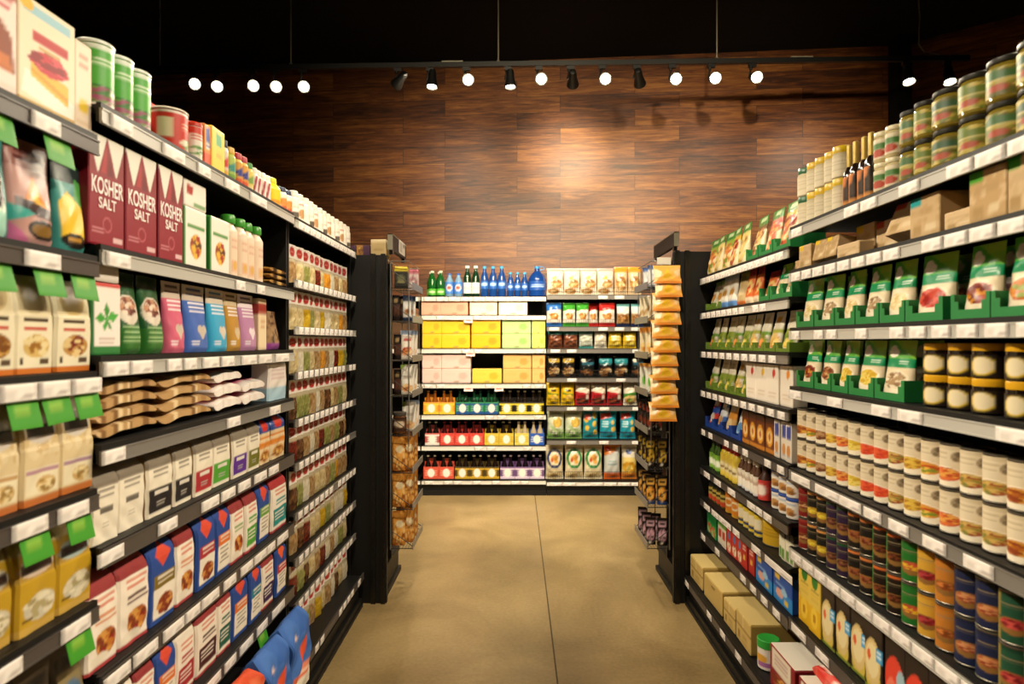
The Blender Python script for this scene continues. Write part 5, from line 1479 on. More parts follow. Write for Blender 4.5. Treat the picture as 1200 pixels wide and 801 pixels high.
s6 = [snack('', d, .15, .225, f, .1, i) for i, (d, f) in enumerate([
    ('yellow crisp bag with dark mark', lambda c: (c.fill('#dcb41c'), c.rect(.35, .6, .72, .7, '#4a3c10'), c.poly([(.1, .5), (.9, .42), (.9, .5), (.1, .56)], '#6a8a2c'), c.food(.6, .38, .28, .1, ['#e09a2c', '#ecc65a'], 12, .3))),
    ('white and red crisp bag', lambda c: (c.fill('#b8242a'), c.poly([(0, .62), (1, .5), (1, 1), (0, 1)], '#e4d8c4'), c.rect(0, .9, 1, 1, '#c9a08a'), c.rect(.15, .34, .85, .48, '#8a141c'), c.food(.5, .2, .4, .14, ['#8a3a24', '#b85a3a', '#5a1c14'], 18, .24), c.rect(.7, .25, .9, .5, '#d9cbb8'))),
    ('white snack bag with green and orange salad', lambda c: (c.fill('#e2d8c2'), c.poly([(0, .3), (1, .45), (1, .62), (0, .5)], '#4a8a3a'), c.food(.5, .25, .4, .2, ['#d98a3a', '#8aa83c', '#e4c47a'], 20, .24)))])]
s7 = [snack('', d, .18, .27, f, .1, i) for i, (d, f) in enumerate([
    ('white and green bag with golden disc', lambda c: (c.fill('#cfd6b8'), c.ell(.6, .6, .26, .2, '#c9a23a'), c.ell(.6, .6, .18, .14, '#dcbc5a'), c.poly([(0, 0), (1, 0), (1, .28), (0, .2)], '#7aa854'), c.grain(['#a9c48a', '#e2e4d0'], 40, .07, 2, .2, .45))),
    ('teal bag dotted with yellow flowers', lambda c: (c.fill('#1f8f9a'), [c.ell(x, y, .14, .1, '#e2b83a') for x, y in ((.2, .7), (.75, .85), (.75, .55), (.25, .4), (.8, .25))], c.rect(.1, .7, .5, .9, '#d85a4a'))),
    ('teal bag with red brand patch', lambda c: (c.fill('#1f9ab0'), c.poly([(.05, .7), (.7, .8), (.6, .95), (.05, .9)], '#cf4434'), c.bars(.1, .4, .5, .65, '#c4e4e6', 3, 1), c.ell(.8, .35, .14, .1, '#e4bc4a'), c.ell(.75, .6, .1, .08, '#e4c86a'), c.rect(0, .2, .7, .26, '#27436a')))])]
def ringbag(col):
    return lambda c: (c.fill('#e6d9b8'), c.ring(.5, .62, .44, .29, col, .72), c.food(.52, .6, .2, .14, ['#e9dcc0', '#c9542c', '#d9a04a', '#b8863c'], 14, .34, 2), c.bars(.3, .34, .7, .4, col, 1), c.food(.5, .14, .46, .14, ['#d4bc84', '#c2a060', '#e4d2a4'], 22, .2))
s8 = [snack('', d, .185, .335, f, .11, i) for i, (d, f) in enumerate([
    ('cream tortilla bag with navy ring', ringbag('#27386a')), ('cream tortilla bag with green ring', ringbag('#1f8a4a')),
    ('silver and orange snack bag', lambda c: (c.fill('#c4c8c4'), c.rect(0, 0, 1, .2, '#d9641c'), c.poly([(0, .78), (1, .95), (1, 1), (0, 1)], '#e08a2c'), c.poly([(0, .7), (.8, .84), (.7, .92), (0, .8)], '#c8702c'), c.ell(.2, .9, .2, .06, '#c83a2c'), c.bars(.2, .4, .8, .55, '#8aa0a8', 2))),
    ('yellow and white bag with blue emblem', lambda c: (c.fill('#dfc878'), c.rect(0, .66, 1, 1, '#e4dcc8'), c.ell(.45, .82, .2, .08, '#2a4a94'), c.rect(0, 0, 1, .2, '#cf7a24'), c.food(.5, .36, .45, .18, ['#d9a42c', '#e8cf6a', '#b8841e'], 24, .22)))])]
FB = YF + .018
run('B', 'top snack bag shelf', BRZ[0], [(s1, 4, 641, 720, {'lean': 3, 'fit': 1.0}), (s2, 2, 720.5, 753, {'lean': 3, 'fit': .97})], FB)
run('B', 'second snack bag shelf', BRZ[1], [(s3[0], 1, 640, 659), (s3[1], 2, 659.5, 691), (s3[2], 1, 691.5, 702, {'back': .08}), (s3[2], 1, 702, 722), (s3w, 1, 723, 739), (s3w, 1, 740, 755)], FB)
run('B', 'third snack bag shelf', BRZ[2], [(s4[0], 2, 642, 678), (s4[1], 1, 678.5, 696), (s4[2], 1, 696.5, 712), (s4[3], 2, 713, 747)], FB)
run('B', 'fourth snack bag shelf', BRZ[3], [(s5[0], 2, 641, 675), (s5[1], 1, 679, 698), (s5[2], 2, 701, 738), (s5[1], 1, 740, 756)], FB)
run('B', 'fifth snack bag shelf', BRZ[4], [(s6[0], 2, 640, 674), (s6[1], 3, 674, 730), (s6[2], 1, 731, 748)], FB)
run('B', 'sixth snack bag shelf', BRZ[5], [(s7[0], 2, 641, 683), (s7[1], 1, 683, 702), (s7[2], 1, 703, 724), (s7[2], 1, 727, 746)], FB)
run('B', 'bottom snack bag shelf', .1425, [(s8[0], 1, 639, 661), (s8[1], 2, 662, 707), (s8[2], 1, 708, 728), (s8[3], 1, 729, 748)], FB)


# ================================================================== goods: wire racks
def inrack(row, z, side, items, yoff=0):
    """goods on one tray of a wire side rack, turned towards the aisle's near end; side -1 left, 1 right"""
    x_in = -.735 if side < 0 else .895
    for k, fx, y, tw in items:
        x = x_in + (-side) * fx
        place(k, (x, y, z + .004), math.radians(tw), row, '', y + x * .01, 'near end')


def nutart(k):
    return lambda c: (c.fill('#b8752c'), c.food(.5, .5, .55, .55, ['#b8702a', '#d69a4a', '#8a4a18', '#e4b870', '#c98636'], 90, .12, k), c.rect(.1, .72, .9, .94, '#c98a3a'), c.bars(.2, .74, .8, .9, '#4a2c14', 2, k, .45), c.ell(.6, .62, .3, .1, '#e6d2a8'))


nut = [pouch('nut_bag', 'nut bag', d, .078, .042, .2, nutart(k), nu=16, nv=26, seed=k) for k, d in enumerate(['golden roasted nut bag', 'golden brown mixed nut bag'])]
blackbox = box('snack_box', 'box', 'black snack box with yellow lid band', .075, .09, .125, lambda c: (c.fill('#1d1c16'), c.rect(0, .8, 1, 1, '#d4bc2c'), c.ell(.5, .45, .3, .16, '#5a5a3a'), c.bars(.2, .2, .8, .34, '#8a8254', 2)), 'edge', '#d9c43a', 12, 14)
pinkbook = box('snack_box', 'box', 'pale pink and grey snack box', .07, .06, .13, lambda c: (c.fill('#c9b4b0'), c.rect(0, .8, 1, 1, '#b85a6a'), c.food(.5, .4, .4, .26, ['#8a8484', '#d9ccc8', '#a8646c'], 18, .22)), '#b86a5a', None, 12, 14)
darkpk = pouch('dried_meat_packet', 'packet', 'narrow dark dried meat packet', .045, .03, .15, lambda c: (c.fill('#1d1614'), c.rect(0, .2, 1, .6, '#4a2c20'), c.bars(.2, .66, .8, .82, '#a88a5a', 1)), nu=8, nv=14)
whitepk = pouch('nut_packet', 'packet', 'white and navy nut packet', .05, .03, .15, lambda c: (c.fill('#d6d4d0'), c.rect(0, .75, 1, 1, '#22304a'), c.rect(0, 0, 1, .14, '#22304a'), c.food(.5, .36, .3, .14, ['#b8905a', '#8a5a34'], 12, .3)), nu=8, nv=14)
redpk = pouch('granola_pouch', 'pouch', 'white granola pouch with red print', .085, .05, .175, lambda c: (c.fill('#e0d6c9'), c.rect(0, .84, 1, 1, '#8a9ab4'), c.bars(.2, .6, .8, .75, '#b84a44', 2), c.food(.5, .28, .38, .16, ['#b8442c', '#d98a4a', '#6a3420', '#e6cfa6'], 24, .22)), nu=14, nv=20)
whp = pouch('granola_pouch', 'pouch', 'white granola pouch with green corner', .085, .05, .175, lambda c: (c.fill('#e2dcd0'), c.poly([(0, .8), (.4, 1), (0, 1)], '#8aa84a'), c.bars(.2, .5, .8, .7, '#b8aca0', 3), c.food(.5, .22, .4, .14, ['#c9864a', '#a8602c', '#e0bc84'], 18, .24)), nu=14, nv=20)
brown_ = glassjar('nut_jar', 'round jar of brown nuts with dark label', .04, .125, lambda c: (c.fill('#3a2418'), c.rect(.1, .2, .9, .8, '#5a3a26'), c.ell(.5, .5, .3, .25, '#c9b49a')), '#4a443e', '#5a3418', .02)
tanbox = box('bar_carton', 'box', 'orange and tan snack bar carton', .045, .2, .085, lambda c: (c.fill('#c98a44'), c.rect(0, .6, 1, 1, '#a85a24'), c.food(.5, .3, .3, .2, ['#e0b878', '#8a4a1e'], 10, .3)), 'edge', '#d9a45c', 8, 10)
ZL = TZ
inrack('top tray of left wire rack', ZL[0], -1, [(blackbox, .05, 3.77, 6), (pinkbook, .09, 3.95, 6)])
inrack('second tray of left wire rack', ZL[1], -1, [(darkpk, .025, 3.73, 0), (darkpk, .055, 3.8, 0), (whitepk, .085, 3.76, 5), (whitepk, .1, 3.83, 5), (tanbox, .085, 3.955, 0)])
inrack('third tray of left wire rack', ZL[2], -1, [(darkpk, .03, 3.75, 4), (redpk, .084, 3.78, 6), (redpk, .084, 3.9, 6)])
inrack('fourth tray of left wire rack', ZL[3], -1, [(darkpk, .03, 3.75, 4), (whp, .084, 3.78, 6), (whp, .084, 3.9, 6)])
inrack('fifth tray of left wire rack', ZL[4], -1, [(brown_, .045, 3.74, 0), (whp, .084, 3.84, 6), (redpk, .084, 3.96, 6)])
for j, nm in ((5, 'sixth tray of left wire rack'), (6, 'seventh tray of left wire rack'), (7, 'lowest tray of left wire rack')):
    inrack(nm, ZL[j], -1, [(nut[0], .041, 3.725, 6), (nut[1], .088, 3.785, 8), (nut[0], .043, 3.845, 6), (nut[1], .088, 3.905, 8), (nut[0], .06, 3.98, 8)])
wbl = pouch('cracker_bag', 'bag', 'white cracker bag with blue top', .085, .05, .135, lambda c: (c.fill('#dcdcd8'), c.rect(0, .82, 1, 1, '#3a5a9a'), c.rect(0, 0, 1, .16, '#8a8f9a'), c.bars(.2, .4, .8, .6, '#b8c0cc', 2)), nu=12, nv=16)
stick = pouch('breadstick_packet', 'packet', 'slanted cream breadstick packet', .05, .03, .15, lambda c: (c.fill('#e0d2b0'), c.poly([(0, .2), (1, .6), (1, .75), (0, .4)], '#b8905a'), c.rect(0, 0, 1, .12, '#a87a3c')), nu=8, nv=14)
cro = pouch('cracker_bag', 'bag', 'cream and orange cracker bag', .085, .05, .175, lambda c: (c.fill('#e2d0a8'), c.food(.5, .3, .4, .2, ['#d99a3a', '#c97a2c', '#e8c884'], 18, .25), c.rect(0, .85, 1, 1, '#d98a2c')), nu=12, nv=16)
gre = pouch('cracker_bag', 'bag', 'white bag with green leaves', .085, .05, .175, lambda c: (c.fill('#dfdccb'), c.ell(.35, .4, .2, .16, '#5aa838'), c.ell(.65, .6, .2, .14, '#4a9a30'), c.ell(.6, .28, .16, .12, '#6ab048'), c.rect(0, .86, 1, 1, '#c98a3a')), nu=12, nv=16)
def dkart(a, b, k):
    return lambda c: (c.fill('#1a1512'), c.food(.5, .36, .4, .22, [a, b, '#2a1c14'], 24, .22, k), c.rect(.15, .66, .85, .84, b), c.bars(.2, .68, .8, .82, '#1a1512', 1, k), c.rect(.3, .04, .55, .14, '#d9d2c4'))
dk5 = pouch('jerky_bag', 'bag', 'brown jerky bag with red patch', .06, .035, .17, dkart('#6a2c1c', '#8a3a24', 1), nu=10, nv=16)
dk6 = pouch('jerky_bag', 'bag', 'black snack bag with yellow print', .06, .035, .17, dkart('#b8942c', '#c9a43a', 2), nu=10, nv=16)
dk7 = pouch('jerky_bag', 'bag', 'black snack bag with blue foot', .06, .035, .17, lambda c: (dkart('#d98a2c', '#e0a84a', 3)(c), c.rect(0, 0, 1, .1, '#2a4a8a')), nu=10, nv=16)
dk8 = pouch('jerky_bag', 'bag', 'black snack bag with pink print', .06, .035, .16, dkart('#b88a9a', '#c9a0ac', 4), nu=10, nv=16)
ZR = [1.82, 1.62, 1.41, 1.19, .97, .76, .54, .301]
inrack('top tray of right wire rack', ZR[0], 1, [(wbl, .066, 3.78, -3), (wbl, .066, 3.92, -3)])
inrack('second tray of right wire rack', ZR[1], 1, [(stick, .03, 3.72, -6), (stick, .08, 3.74, -8), (stick, .1, 3.83, -8), (stick, .1, 3.94, -8)])
inrack('third tray of right wire rack', ZR[2], 1, [(cro, .085, 3.76, -10), (cro, .085, 3.93, -10)])
inrack('fourth tray of right wire rack', ZR[3], 1, [(gre, .085, 3.76, -10), (gre, .085, 3.93, -10)])
for j, kk, nm in ((4, dk5, 'fifth'), (5, dk6, 'sixth'), (6, dk7, 'seventh'), (7, dk8, 'lowest')):
    inrack(f'{nm} tray of right wire rack', ZR[j], 1, [(kk, .035, 3.72, -8), (kk, .1, 3.74, -12), (kk, .05, 3.82, -8), (kk, .1, 3.85, -12), (kk, .1, 3.97, -12)])

# ---- clip strip of crisp bags on the right stand
strip = tag(empty('hanging_clip_strip', (.848, 3.628, 0)), 'hanging clip strip with a small white card, holding orange crisp bags', 'clip strip')
m_ = MB().box(-.012, -.0015, .95, .012, .0015, 1.95)
for k in range(11):
    m_.box(-.014, -.006, 1.81 - k * .078, .014, -.0015, 1.82 - k * .078)
link('strip', m_.mesh('strip'), 'wiredark', strip)
m_ = MB().box(-.04, -.004, 1.945, .04, -.001, 1.985)
link('card', m_.mesh('card', '#d9d4c6'), 'card', strip)
chip = pouch('hanging_crisp_bag', 'crisp bag', 'orange crisp bag with yellow crisp print', .155, .026, .112, lambda c: (c.fill('#dda048'), c.rect(0, .82, 1, 1, '#d9a24a'), c.poly([(0, .8), (.3, .6), (.2, .3), (0, .35)], '#e0cba0'), c.poly([(1, .8), (.75, .6), (.85, .3), (1, .4)], '#dcb884'), c.poly([(.3, .2), (.5, .78), (.75, .2)], '#d8b020'), c.ell(.52, .35, .18, .16, '#c99a1a'), c.rect(0, 0, 1, .1, '#cf7a24')), 'pillow', nu=22, nv=22, cr=.002)
for k in range(11):
    z = 1.83 - k * .0775
    o = place(chip, (.85 + (.008 if k % 2 else 0) - .0025 * k, 3.545 - .004 * (k % 2), z), math.radians(-4 + (k * 37) % 9), 'hanging crisp strip', '', k, 'top', math.radians(21))
# ================================================================== the room
def nodes(m):
    return m.node_tree.nodes, m.node_tree.links


def wood():
    m = bpy.data.materials.new('walnut_plank_wall')
    m.use_nodes = True
    n, l = nodes(m)
    b = n['Principled BSDF']
    b.inputs['Roughness'].default_value = .46
    tc = n.new('ShaderNodeTexCoord')
    mp = n.new('ShaderNodeMapping')
    l.new(tc.outputs['Object'], mp.inputs['Vector'])
    br = n.new('ShaderNodeTexBrick')
    br.offset, br.offset_frequency = .37, 2
    br.inputs['Scale'].default_value = 1
    br.inputs['Brick Width'].default_value = 1.25
    br.inputs['Row Height'].default_value = .172
    br.inputs['Mortar Size'].default_value = .0022
    br.inputs['Color1'].default_value = (0, 0, 0, 1)
    br.inputs['Color2'].default_value = (1, 1, 1, 1)
    br.inputs['Mortar'].default_value = (.2, .2, .2, 1)
    l.new(mp.outputs['Vector'], br.inputs['Vector'])
    mp2 = n.new('ShaderNodeMapping')
    mp2.inputs['Scale'].default_value = (.9, 11, 1)
    l.new(tc.outputs['Object'], mp2.inputs['Vector'])
    add = n.new('ShaderNodeVectorMath')
    add.operation = 'ADD'
    sc = n.new('ShaderNodeVectorMath')
    sc.operation = 'SCALE'
    sc.inputs['Scale'].default_value = 7.3
    l.new(br.outputs['Color'], sc.inputs[0])
    l.new(mp2.outputs['Vector'], add.inputs[0])
    l.new(sc.outputs['Vector'], add.inputs[1])
    g = n.new('ShaderNodeTexNoise')
    g.inputs['Scale'].default_value = 2.2
    g.inputs['Detail'].default_value = 9
    g.inputs['Roughness'].default_value = .68
    g.inputs['Distortion'].default_value = .9
    l.new(add.outputs['Vector'], g.inputs['Vector'])
    mp3 = n.new('ShaderNodeMapping')
    mp3.inputs['Scale'].default_value = (3, 90, 1)
    l.new(tc.outputs['Object'], mp3.inputs['Vector'])
    f = n.new('ShaderNodeTexNoise')
    f.inputs['Scale'].default_value = 2
    f.inputs['Detail'].default_value = 6
    l.new(mp3.outputs['Vector'], f.inputs['Vector'])
    mx = n.new('ShaderNodeMath')
    mx.operation = 'MULTIPLY_ADD'
    mx.inputs[1].default_value = .2
    l.new(br.outputs['Color'], mx.inputs[0])
    ad = n.new('ShaderNodeMath')
    ad.operation = 'MULTIPLY_ADD'
    ad.inputs[1].default_value = .46
    l.new(f.outputs['Fac'], ad.inputs[0])
    l.new(g.outputs['Fac'], ad.inputs[2])
    sub = n.new('ShaderNodeMath')
    sub.operation = 'SUBTRACT'
    sub.inputs[1].default_value = .36
    l.new(ad.outputs[0], sub.inputs[0])
    l.new(sub.outputs[0], mx.inputs[2])
    cr = n.new('ShaderNodeValToRGB')
    e = cr.color_ramp.elements
    e[0].position, e[0].color = .12, (*hexc('#2a150d'), 1)
    e[1].position, e[1].color = .92, (*hexc('#c48e48'), 1)
    for p, c in ((.30, '#3a1c0c'), (.48, '#6a3915'), (.68, '#96602a')):
        q = e.new(p)
        q.color = (*hexc(c), 1)
    l.new(mx.outputs[0], cr.inputs['Fac'])
    mm = n.new('ShaderNodeMixRGB')
    mm.inputs['Color2'].default_value = (*hexc('#1c0e08'), 1)
    l.new(br.outputs['Fac'], mm.inputs['Fac'])
    l.new(cr.outputs['Color'], mm.inputs['Color1'])
    l.new(mm.outputs['Color'], b.inputs['Base Color'])
    bp = n.new('ShaderNodeBump')
    bp.inputs['Strength'].default_value = .25
    bp.inputs['Distance'].default_value = .004
    l.new(ad.outputs[0], bp.inputs['Height'])
    l.new(bp.outputs['Normal'], b.inputs['Normal'])
    return m


def concrete():
    m = bpy.data.materials.new('polished_concrete')
    m.use_nodes = True
    n, l = nodes(m)
    b = n['Principled BSDF']
    tc = n.new('ShaderNodeTexCoord')
    a = n.new('ShaderNodeTexNoise')
    a.inputs['Scale'].default_value = 1.3
    a.inputs['Detail'].default_value = 8
    a.inputs['Roughness'].default_value = .62
    a.inputs['Distortion'].default_value = .6
    l.new(tc.outputs['Object'], a.inputs['Vector'])
    s = n.new('ShaderNodeTexNoise')
    s.inputs['Scale'].default_value = 55
    s.inputs['Detail'].default_value = 5
    l.new(tc.outputs['Object'], s.inputs['Vector'])
    mx = n.new('ShaderNodeMath')
    mx.operation = 'MULTIPLY_ADD'
    mx.inputs[1].default_value = .32
    l.new(s.outputs['Fac'], mx.inputs[0])
    l.new(a.outputs['Fac'], mx.inputs[2])
    cr = n.new('ShaderNodeValToRGB')
    e = cr.color_ramp.elements
    e[0].position, e[0].color = .38, (*hexc('#6f5c3c'), 1)
    e[1].position, e[1].color = .95, (*hexc('#b39a6c'), 1)
    q = e.new(.66)
    q.color = (*hexc('#937c52'), 1)
    l.new(mx.outputs[0], cr.inputs['Fac'])
    l.new(cr.outputs['Color'], b.inputs['Base Color'])
    rr = n.new('ShaderNodeMapRange')
    rr.inputs['To Min'].default_value = .26
    rr.inputs['To Max'].default_value = .44
    l.new(a.outputs['Fac'], rr.inputs['Value'])
    l.new(rr.outputs['Result'], b.inputs['Roughness'])
    return m


M['wood'] = wood()
M['concrete'] = concrete()
M['joint'] = mat('floor_joint', .8, '#5a492e')
M['ceil'] = mat('black_ceiling_paint', .9, '#0b0c0d', spec=.2)


def slab(name, pts, m, thick):
    """vertical or horizontal slab from 4 corners, thickness along `thick`"""
    t = Vector(thick)
    v = [Vector(p) for p in pts] + [Vector(p) + t for p in pts]
    f = [(0, 1, 2, 3), (7, 6, 5, 4), (0, 4, 5, 1), (1, 5, 6, 2), (2, 6, 7, 3), (3, 7, 4, 0)]
    me = bpy.data.meshes.new(name)
    me.from_pydata([tuple(p) for p in v], [], f)
    bm = bmesh.new()
    bm.from_mesh(me)
    bmesh.ops.recalc_face_normals(bm, faces=bm.faces)
    bm.to_mesh(me)
    bm.free()
    return struct(name, me, m)


def wallpiece(name, p, q, h, m, thick=.08):
    """wall running from p to q (plan), built flat in its own frame so the planks follow it"""
    p, q = Vector((*p, 0)), Vector((*q, 0))
    L = (q - p).length
    b = MB().box(0, 0, -thick, L, h, 0)
    o = struct(name, b.mesh(name, smooth=0), m)
    d = (q - p) / L
    o.matrix_world = Matrix(((d.x, 0, d.y, p.x), (d.y, 0, -d.x, p.y), (0, 1, 0, 0), (0, 0, 0, 1)))
    return o


CEIL = 4.52
b = MB().box(-7, -5, -.06, .178, 9, 0).box(.186, -5, -.06, 7, 9, 0)
struct('floor', b.mesh('floor', smooth=0), 'concrete')
b = MB().box(.178, -5, -.06, .186, 9, -.003)
j = struct('trim_1', b.mesh('floor_joint', smooth=0), 'joint')
b = MB().box(-7, -5, CEIL, 7, 9, CEIL + .1)
struct('ceiling', b.mesh('ceiling', smooth=0), 'ceil')
dX = (3.77 + 1.74)
sl = (6.45 - 6.95) / dX
wy = lambda x: 6.95 + (x + 1.74) * sl
wallpiece('wall_back', (-7, wy(-7)), (3.86, wy(3.86)), CEIL, 'wood')
wallpiece('wall_left', (-7, -5), (-7, 7.6), CEIL, 'ceil')
wallpiece('wall_front', (7, -5), (-7, -5), CEIL, 'ceil')
wallpiece('wall_right', (3.90, wy(3.9)), (6.4, wy(3.9) - 2.5 * .79), CEIL, 'wood')
b = MB().box(3.745, 6.2, 0, 3.885, 6.36, CEIL)
struct('pillar', b.mesh('pillar', smooth=0), 'ceil')

# ================================================================== track and lamps
ZT, YT = 3.83, 5.3
tr = tag(empty('lighting_track', (0, YT, ZT)), 'long black ceiling track carrying the spot lamps, hung on thin rods', 'lighting track')
sk = lambda x: (ZT - .0, YT - x * .04)
x0, x1 = -1.62, 3.72
tr.rotation_euler = (0, 0, -.030)
m_ = MB().box(-3.4, -.018, -.02, 3.72, .018, .02)
link('rail', m_.mesh('rail', smooth=0), 'lampblack', tr)
for px in (180, 338, 584, 838):
    x = xp(px, YT)
    m_ = MB().cyl((x, 0, .02), (x, 0, CEIL - ZT), .0055, .0055, 10).cyl((x, 0, .02), (x, 0, .032), .02, .012, 12)
    link('rod', m_.mesh('rod'), 'rod', tr)
for px in (530, 935):
    x = xp(px, YT)
    m_ = MB().box(x - .09, -.012, .0205, x + .09, .012, .032)
    link('coupling', m_.mesh('coupling', smooth=0), 'rod', tr)
m_ = MB()
pts = [(xp(1066, YT), 0, .7), (xp(1069, YT), 0, .35), (xp(1068, YT), 0, .12), (xp(1074, YT), 0, .06), (xp(1092, YT), 0, .03)]
for p, q in zip(pts, pts[1:]):
    m_.bar(p, q, .006, 6)
link('cable', m_.mesh('cable'), 'rod', tr)

hb = lathe('lamp_housing', [(.012, 0), (.028, .008), (.034, .04), (.034, .075), (.043, .115), (.052, .15), (.052, .156), (.046, .156), (.040, .125)], 24)
lens = lathe('lamp_lens', [(.001, .136), (.030, .138), (.036, .1385), (.036, .141), (.03, .145), (.001, .147)], 24)
setmat(hb, 'lampblack')
setmat(lens, 'glow')
lensoff = lathe('lamp_lens', [(.001, .136), (.03, .138), (.036, .1385), (.036, .141), (.03, .144), (.001, .145)], 24)
M['offlens'] = mat('unlit_lens', .15, '#1a1816')
setmat(lensoff, 'offlens')


def lamp(px, py, aim, lit, label, y=YT):
    """track spot: adapter on the rail, short arm, bell housing aimed at a point"""
    x = xp(px, y)
    yr = y - x * .03
    z = ZT - .022
    cz = EYE - (py - CY) * yr / F
    root = tag(empty('track_spot_lamp', (x, yr, cz)), label, 'spot lamp', 'spot lamps on the lighting track')
    a = MB().box(-.05, -.014, z - cz - .03, .012, .014, z - cz)
    a.cyl((-.03, 0, z - cz - .03), (-.03, 0, z - cz - .05), .012, .012, 12)
    link('adapter', a.mesh('adapter'), 'lampblack', root)
    d = (Vector(aim) - Vector((x, yr, cz))).normalized()
    a = MB().bar((-.03, 0, z - cz - .05), (-.046, 0, 0), .007, 8).bar((-.046, 0, 0), (.0, .0, 0), .007, 8)
    link('arm', a.mesh('arm'), 'lampblack', root)
    h = link('housing', hb, None, root)
    q = d.to_track_quat('Z', 'Y')
    h.rotation_mode = 'QUATERNION'
    h.rotation_quaternion = q
    h.location = -d * .09
    ln = link('lens', lens if lit else lensoff, None, h)
    if lit:
        ln['label'] = 'glowing lamp lens'
    return Vector((x, yr, cz)), d


def spot(name, loc, aim, power, deg, blend=.7, r=.05, col=(1, .83, .6)):
    L = bpy.data.lights.new(name, 'SPOT')
    L.energy, L.spot_size, L.spot_blend, L.shadow_soft_size, L.color = power, math.radians(deg), blend, r, col
    o = bpy.data.objects.new(name, L)
    o.location = loc
    o.rotation_euler = (Vector(aim) - Vector(loc)).to_track_quat('-Z', 'Y').to_euler()
    COL.objects.link(o)
    return o


WALL = lambda x, z: (x, wy(x), z)
LAMPS = [
    (225, 98, (-1.6, 0, 1.6), 1, 'lit spot lamp at the far left end of the lighting track', 'a'), (252, 101, (-1.6, 0, 1.6), 1, 'second lit spot lamp from the left end of the track', 'a'),
    (295, 100, (-1.2, 0, 1.5), 1, 'third lit spot lamp from the left end of the track', 'a'), (322, 101, (-1.0, 0, 1.5), 1, 'fourth lit spot lamp from the left end of the track', 'a'), (355, 101, (-.9, 0, 1.5), 1, 'fifth lit spot lamp, left of the plank wall\'s bright part', 'a'),
    (468, 93, WALL(-2.6, 2.7), 0, 'dark tilted spot lamp nearest the left rod, showing no light', 'w'), (506, 93, (-.75, 5.0, 1.0), 1, 'black spot lamp shining straight down left of the middle', 'd'),
    (549, 93, (-.3, 0, 1.5), 1, 'glaring spot lamp just left of the middle hanging rod', 'a'), (598, 93, (0, 5.2, 1.0), 1, 'black spot lamp shining down just right of the middle rod', 'd'),
    (634, 92, (.2, 0, 1.5), 1, 'glaring spot lamp above the brightest patch of the plank wall', 'a'), (671, 92, WALL(.62, 3.1), 0, 'black spot lamp turned to the wall, right of the brightest patch', 'w'),
    (708, 92, (.6, 0, 1.6), 1, 'brightest glaring spot lamp right of the middle', 'a'), (748, 91, WALL(1.5, 3.0), 0, 'black spot lamp turned to the wall beside the brightest lamp', 'w'),
    (789, 92, (1.1, 0, 1.5), 1, 'glaring spot lamp left of the right hanging rod', 'a'), (834, 91, (1.4, 0, 1.5), 1, 'glaring spot lamp directly under the right hanging rod', 'a'),
    (881, 90, (1.8, 0, 1.5), 1, 'glaring spot lamp right of the right hanging rod', 'a'), (1056, 88, (3.0, 4.2, .5), 1, 'tilted lit spot lamp beside the black pillar', 'd'), (1102, 88, (3.3, 4.2, .5), 1, 'tilted lit spot lamp at the right end of the track', 'd')]
LIGHTS = []
for px, py, aim, lit, lab, kind in LAMPS:
    p, d = lamp(px, py, aim, lit, lab)
    LIGHTS.append((p, d, kind))

WARM = (1, .86, .64)
P = 1.0
GOLD = (1, .82, .54)
for i, (p, d, kind) in enumerate(LIGHTS):
    if kind == 'a':
        spot('track_beam', p + d * .07, p + d * 4, 120 * P, 70, .9, .045, WARM)
    elif kind == 'd':
        spot('track_beam', p + d * .07, p + d * 4, 160 * P, 75, .8, .045, WARM)
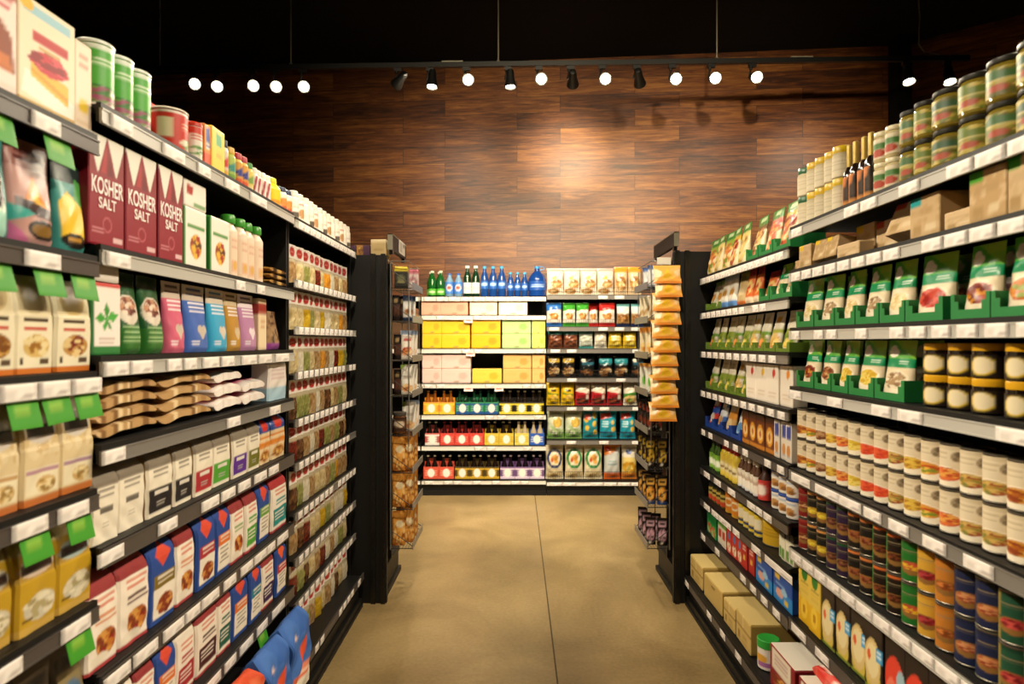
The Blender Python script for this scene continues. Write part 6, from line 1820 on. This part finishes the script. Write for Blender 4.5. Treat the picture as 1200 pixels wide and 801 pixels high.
# wall washers on the track
for x, z, e in ((-1.0, 3.0, 50), (1.9, 3.0, 60), (3.0, 2.9, 50)):
    spot('wall_washer', (x + .1, YT - .05, ZT - .12), WALL(x, z), e * P, 95, 1, .05, WARM)
spot('wall_beam', (.9, 2.0, 3.32), WALL(2.3, 3.2), 620 * P, 44, 1, .05, GOLD)
spot('wall_beam', (.2, 2.0, 3.45), WALL(.5, 3.0), 800 * P, 50, 1, .45, GOLD)
spot('wall_beam', (-.9, 2.0, 3.45), WALL(-.9, 2.8), 300 * P, 50, 1, .45, GOLD)
spot('wall_spot', (.47, YT + .09, 3.68), WALL(.50, 3.5), 150 * P, 50, 1, .04, GOLD)
spot('wall_spot', (1.0, YT + .09, 3.68), WALL(1.15, 3.1), 40 * P, 60, 1, .04, GOLD)
# added fill spots without lamp bodies, unseen above the aisle and shelves
for y in (-.6, .5, 1.6, 2.7):
    spot('fill_beam', (1.9, y, 3.75), (-.95, y + .2, 1.1), 235 * P, 62, .9, .09, WARM)
    spot('fill_beam', (-1.9, y, 3.75), (1.1, y + .2, 1.05), 235 * P, 62, .9, .09, WARM)
for x in (-.7, .1, .9):
    spot('fill_beam', (x, 3.3, 3.8), (x * .9 + .1, 6.3, .9), 320 * P, 70, .9, .09, WARM)
for x in (-.75, .85):
    spot('fill_beam', (x * .2, 1.4, 3.75), (x, 3.85, 1.0), 330 * P, 42, .9, .08, WARM)
for x in (-.1, .3):
    spot('fill_beam', (x, 4.6, 3.9), (x, 4.6, 0), 75 * P, 85, .9, .09, WARM)

w = bpy.data.worlds.new('store_ambience')
w.use_nodes = True
w.node_tree.nodes['Background'].inputs['Color'].default_value = (1, .84, .62, 1)
w.node_tree.nodes['Background'].inputs['Strength'].default_value = .035
SC.world = w

# ================================================================== camera
cd = bpy.data.cameras.new('camera')
cd.sensor_width = 36
cd.lens = F / 1200 * 36
cd.shift_x = -(CX - 600) / 1200
cd.clip_start = .05
cd.dof.use_dof = True
cd.dof.focus_distance = 3.0
cd.dof.aperture_fstop = 3.0
cam = bpy.data.objects.new('camera', cd)
cam.location = (0, 0, EYE)
cam.rotation_euler = (PI / 2, 0, 0)
COL.objects.link(cam)
SC.camera = cam

label_rows()
SC.view_settings.view_transform = 'Standard'
SC.view_settings.look = 'None'
SC.view_settings.gamma = 1
SC.view_settings.exposure = .16
SC.view_settings.use_curve_mapping = False
